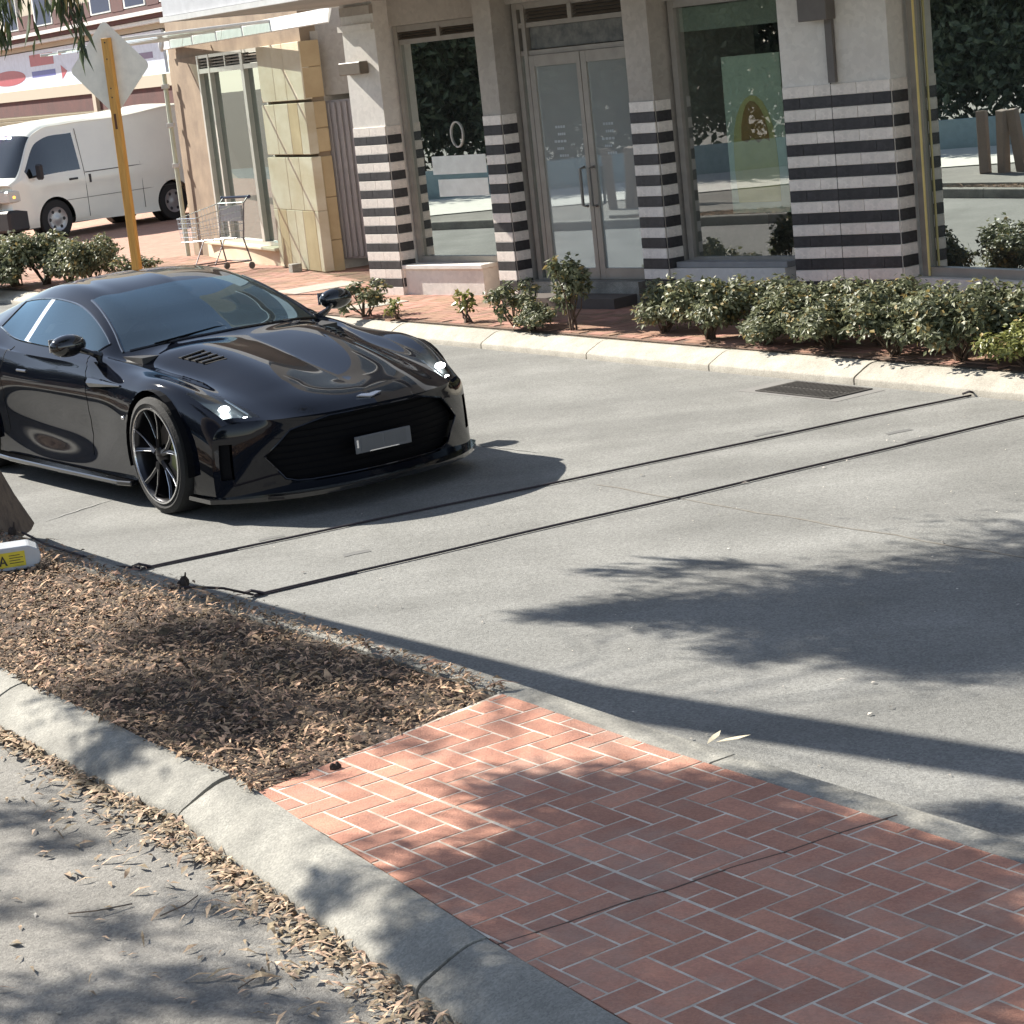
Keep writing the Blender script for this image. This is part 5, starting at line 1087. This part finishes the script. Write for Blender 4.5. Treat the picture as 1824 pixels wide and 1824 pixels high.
# ------------------------------------------------------------------ street tree whose trunk stands at the left edge
bark = mat("brown grey bark", (.17, .125, .09), .9, (.09, .065, .05), 9, bump=1, bscale=30, stretch=(3, 3, .6))
tree = empty("street_tree", (-2.97, 12.12, .1)); tag(tree, "leaning street tree whose flared trunk foot stands in the mulch at the left edge", "tree")
tb = tree.location
def rel(p): return (p[0]-tb.x, p[1]-tb.y, p[2]-tb.z)
tp = [(-2.97, 12.12, .06), (-3.0, 12.09, .25), (-3.09, 12.02, .6), (-3.28, 11.88, 1.2), (-3.62, 11.6, 2.4), (-3.98, 11.27, 4.0), (-4.1, 11.15, 5.6), (-4.1, 11.2, 7.2)]
MB().tube([rel(p) for p in tp], [.24, .19, .165, .16, .17, .165, .14, .05], 14).build("trunk", bark, tree, smooth=True)
gum = leaf_mat("long eucalyptus leaf", (.10, .13, .06), (.06, .08, .04), .45, .2)
SX, SY, TE = math.cos(SUN_AZ), math.sin(SUN_AZ), math.tan(SUN_EL)
# sprays: where their shade falls, spread, height above ground, leaves
spr = [(.10, 9.28, .07, 4.8, 22), (.35, 9.2, .12, 4.6, 110), (.62, 9.16, .22, 4.8, 170), (1.0, 8.98, .30, 5.0, 330), (1.32, 8.62, .32, 5.3, 380), (1.62, 9.08, .36, 5.2, 480), (1.95, 8.5, .40, 5.6, 560), (2.3, 9.1, .42, 5.4, 560), (1.65, 8.0, .26, 5.8, 260), (2.2, 7.95, .34, 5.9, 380), (2.8, 8.6, .5, 5.7, 600), (2.9, 9.5, .5, 5.5, 500), (.95, 8.35, .15, 5.2, 70), (1.45, 8.15, .16, 5.4, 90), (2.55, 8.0, .3, 5.5, 260),
       (.15, 6.50, .17, 4.4, 170), (.48, 6.40, .20, 4.6, 240), (.33, 6.02, .24, 4.8, 400), (.78, 5.95, .26, 4.9, 420), (.0, 5.80, .22, 4.7, 330), (.40, 5.45, .30, 5.0, 560), (.85, 5.30, .30, 5.2, 560), (-.22, 5.45, .13, 4.8, 110), (1.15, 5.55, .25, 5.1, 380), (1.42, 6.25, .12, 5.0, 90), (.10, 4.95, .28, 5.1, 480), (.65, 4.80, .30, 5.3, 560), (1.15, 4.95, .28, 5.3, 420), (.85, 6.30, .15, 4.9, 120),
       (-1.30, 9.05, .26, 4.5, 420), (-.85, 8.45, .24, 4.6, 420), (-1.35, 8.15, .28, 4.8, 480), (-1.36, 7.60, .16, 4.6, 150), (-.98, 7.62, .18, 4.7, 190), (-.52, 8.20, .18, 4.5, 210), (-1.0, 7.9, .2, 4.9, 190), (-.5, 7.7, .12, 4.9, 60), (-.3, 7.2, .10, 5, 34), (-.62, 7.0, .08, 5, 20),
       (-1.52, 7.55, .12, 4.9, 90), (-1.62, 6.95, .10, 5.0, 55), (-1.32, 6.15, .11, 5.1, 60), (-1.05, 6.22, .10, 5.1, 50), (-1.34, 5.62, .17, 5.2, 130), (-.98, 5.62, .18, 5.2, 160), (-.72, 5.42, .11, 5.1, 70), (-1.6, 5.6, .14, 5.3, 80), (-1.85, 7.3, .13, 5.1, 80), (-.55, 5.98, .09, 4.9, 55), (-1.7, 6.4, .09, 5.2, 30), (-.38, 6.25, .07, 4.9, 26), (-2.0, 6.8, .12, 5.3, 60)]
Vv, Ff, k0 = [], [], 0; br = MB()
for (sx_, sy_, r, z, n) in spr:
    z = z*.76; r = r*.92
    c = np.array([sx_+SX*z/TE, sy_+SY*z/TE, z]); m_ = int(n*(5.5 if (sy_ > 7.8 and sx_ > .0) else 4.2 if sx_ > -.3 else 2.6 if sx_ > -.3 or sy_ > 7.6 else 1.9)); p = c+rng.normal(0, 1, (m_, 3))*[r*.62, r*.62, r*.5]; nn = rng.normal(size=(m_, 3)); nn /= np.linalg.norm(nn, axis=1)[:, None]
    v, f = leaf_cloud(p-np.array(tb), nn, .10, .018, .35); Vv.append(v); Ff.append(f+k0); k0 += len(v)
    hub_ = np.array((-4.05, 11.2, min(z+.2, 5.4))); mid = (c+hub_)/2+np.array([0, 0, .25]); br.tube([rel(hub_), rel(mid), rel(c)], [.005, .0035, .002], 4)
# hanging sprays in view at the top left corner
for (x, y, z, n, r, ln) in ((-2.50, 12.3, 3.10, 90, .07, .14), (-2.56, 12.3, 2.98, 26, .04, .12), (-2.14, 12.3, 3.07, 60, .045, .13), (-2.19, 12.32, 3.10, 40, .05, .12), (-2.11, 12.3, 2.90, 12, .02, .13), (-2.11, 12.3, 2.76, 9, .012, .13)):
    if x > 0: continue
    p = np.array([x, y, z])+rng.normal(0, 1, (n, 3))*[r, r, r*1.6]; nn = rng.normal(size=(n, 3)); nn /= np.linalg.norm(nn, axis=1)[:, None]
    v, f = leaf_cloud(p-np.array(tb), nn, ln, .020, .75); Vv.append(v); Ff.append(f+k0); k0 += len(v); br.tube([rel((-3.6, 11.8, 4.4)), rel((x-.2, y, z+.6)), rel((x, y, z))], [.015, .008, .004], 5)
mesh_np("foliage", np.vstack(Vv), np.vstack(Ff), gum, tree); br.build("branches", bark, tree, smooth=True)

# ------------------------------------------------------------------ surroundings mirrored in the shop windows and the car
dk = leaf_mat("dark hedge tree leaf", (.10, .13, .075), (.05, .07, .04), .5, .15, dead=0)
v, f, st = None, None, None
def crown(h, r, n, seed):
    g = np.random.default_rng(seed); C = []; 
    for k in range(24):
        a = g.uniform(0, 6.28); rad = r*g.uniform(0, .7); cc = np.array([rad*np.cos(a), rad*np.sin(a), h*g.uniform(.10, .85)]); m_ = n//24; u = g.normal(size=(m_, 3)); u /= np.linalg.norm(u, axis=1)[:, None]; C.append(cc+u*np.array([r*.45, r*.45, h*.2])*g.uniform(.5, 1.05, m_)[:, None])
    C = np.vstack(C); nn = g.normal(size=C.shape); nn /= np.linalg.norm(nn, axis=1)[:, None]; return leaf_cloud(C, nn, .16, .09)
cv, cf = crown(6.5, 2.8, 26000, 5); co = mesh_np("crown", cv, cf, dk); cme = co.data; bpy.data.objects.remove(co)
tme = MB().tube([(0, 0, 0), (.05, 0, 1.5), (0, .1, 4)], [.16, .12, .06], 8).mesh("trunk", bark)
for i, (x, y, s) in enumerate(((-20, 6.5, 1), (-20.5, 10, 1.1), (-20, 13.5, 1), (-21, 17, 1.15), (-21, 20.5, 1.1), (-22, 24, 1.2), (-22.5, 28, 1.1), (-18, 1, 1.1), (-24, 33, 1.3), (-15, -6, 1.2))):
    t = empty("park_tree", (x, y, -.05), i*1.3); t.scale = (s, s, s); tag(t, "dense dark tree beyond the car park, seen only mirrored in the shop windows", "tree", "trees beyond the car park"); link_mesh("crown", cme, t); link_mesh("trunk", tme, t)
wl_ = MB().box((-.1, -20, 0), (.1, 26, .5)).build("boundary_wall", mat("pale blue wall", (.30, .40, .42), .8)); wl_.location = (-17, 12, 0); tag(wl_, "long low teal grey wall beyond the car park, mirrored in the big window", "wall")
verge = mat("pale concrete path", (.62, .61, .56), .85); sheet("path", [(-16.8, -12), (-11.5, -12), (-13.5, 36), (-16.8, 36)], .02, verge)
bm_ = mat("weathered timber bollard", (.26, .20, .16), .85)
bol = MB().prism([(-.07, -.07), (.07, -.07), (.07, .07), (-.07, .07)], 0, .9).mesh("timber_bollard", bm_, .01)
for i in range(5):
    o = link_mesh("timber_bollard", bol); o.location = (-11.2-.02*i, 18.45+i*.27, 0); o.rotation_euler = (R(rnd.uniform(-9, 9)), R(rnd.uniform(-9, 9)), rnd.uniform(0, 1)); tag(o, "weathered timber bollard at the car park edge, seen only mirrored in the windows", "bollard", "timber bollards at the car park edge")
build_sports_car()
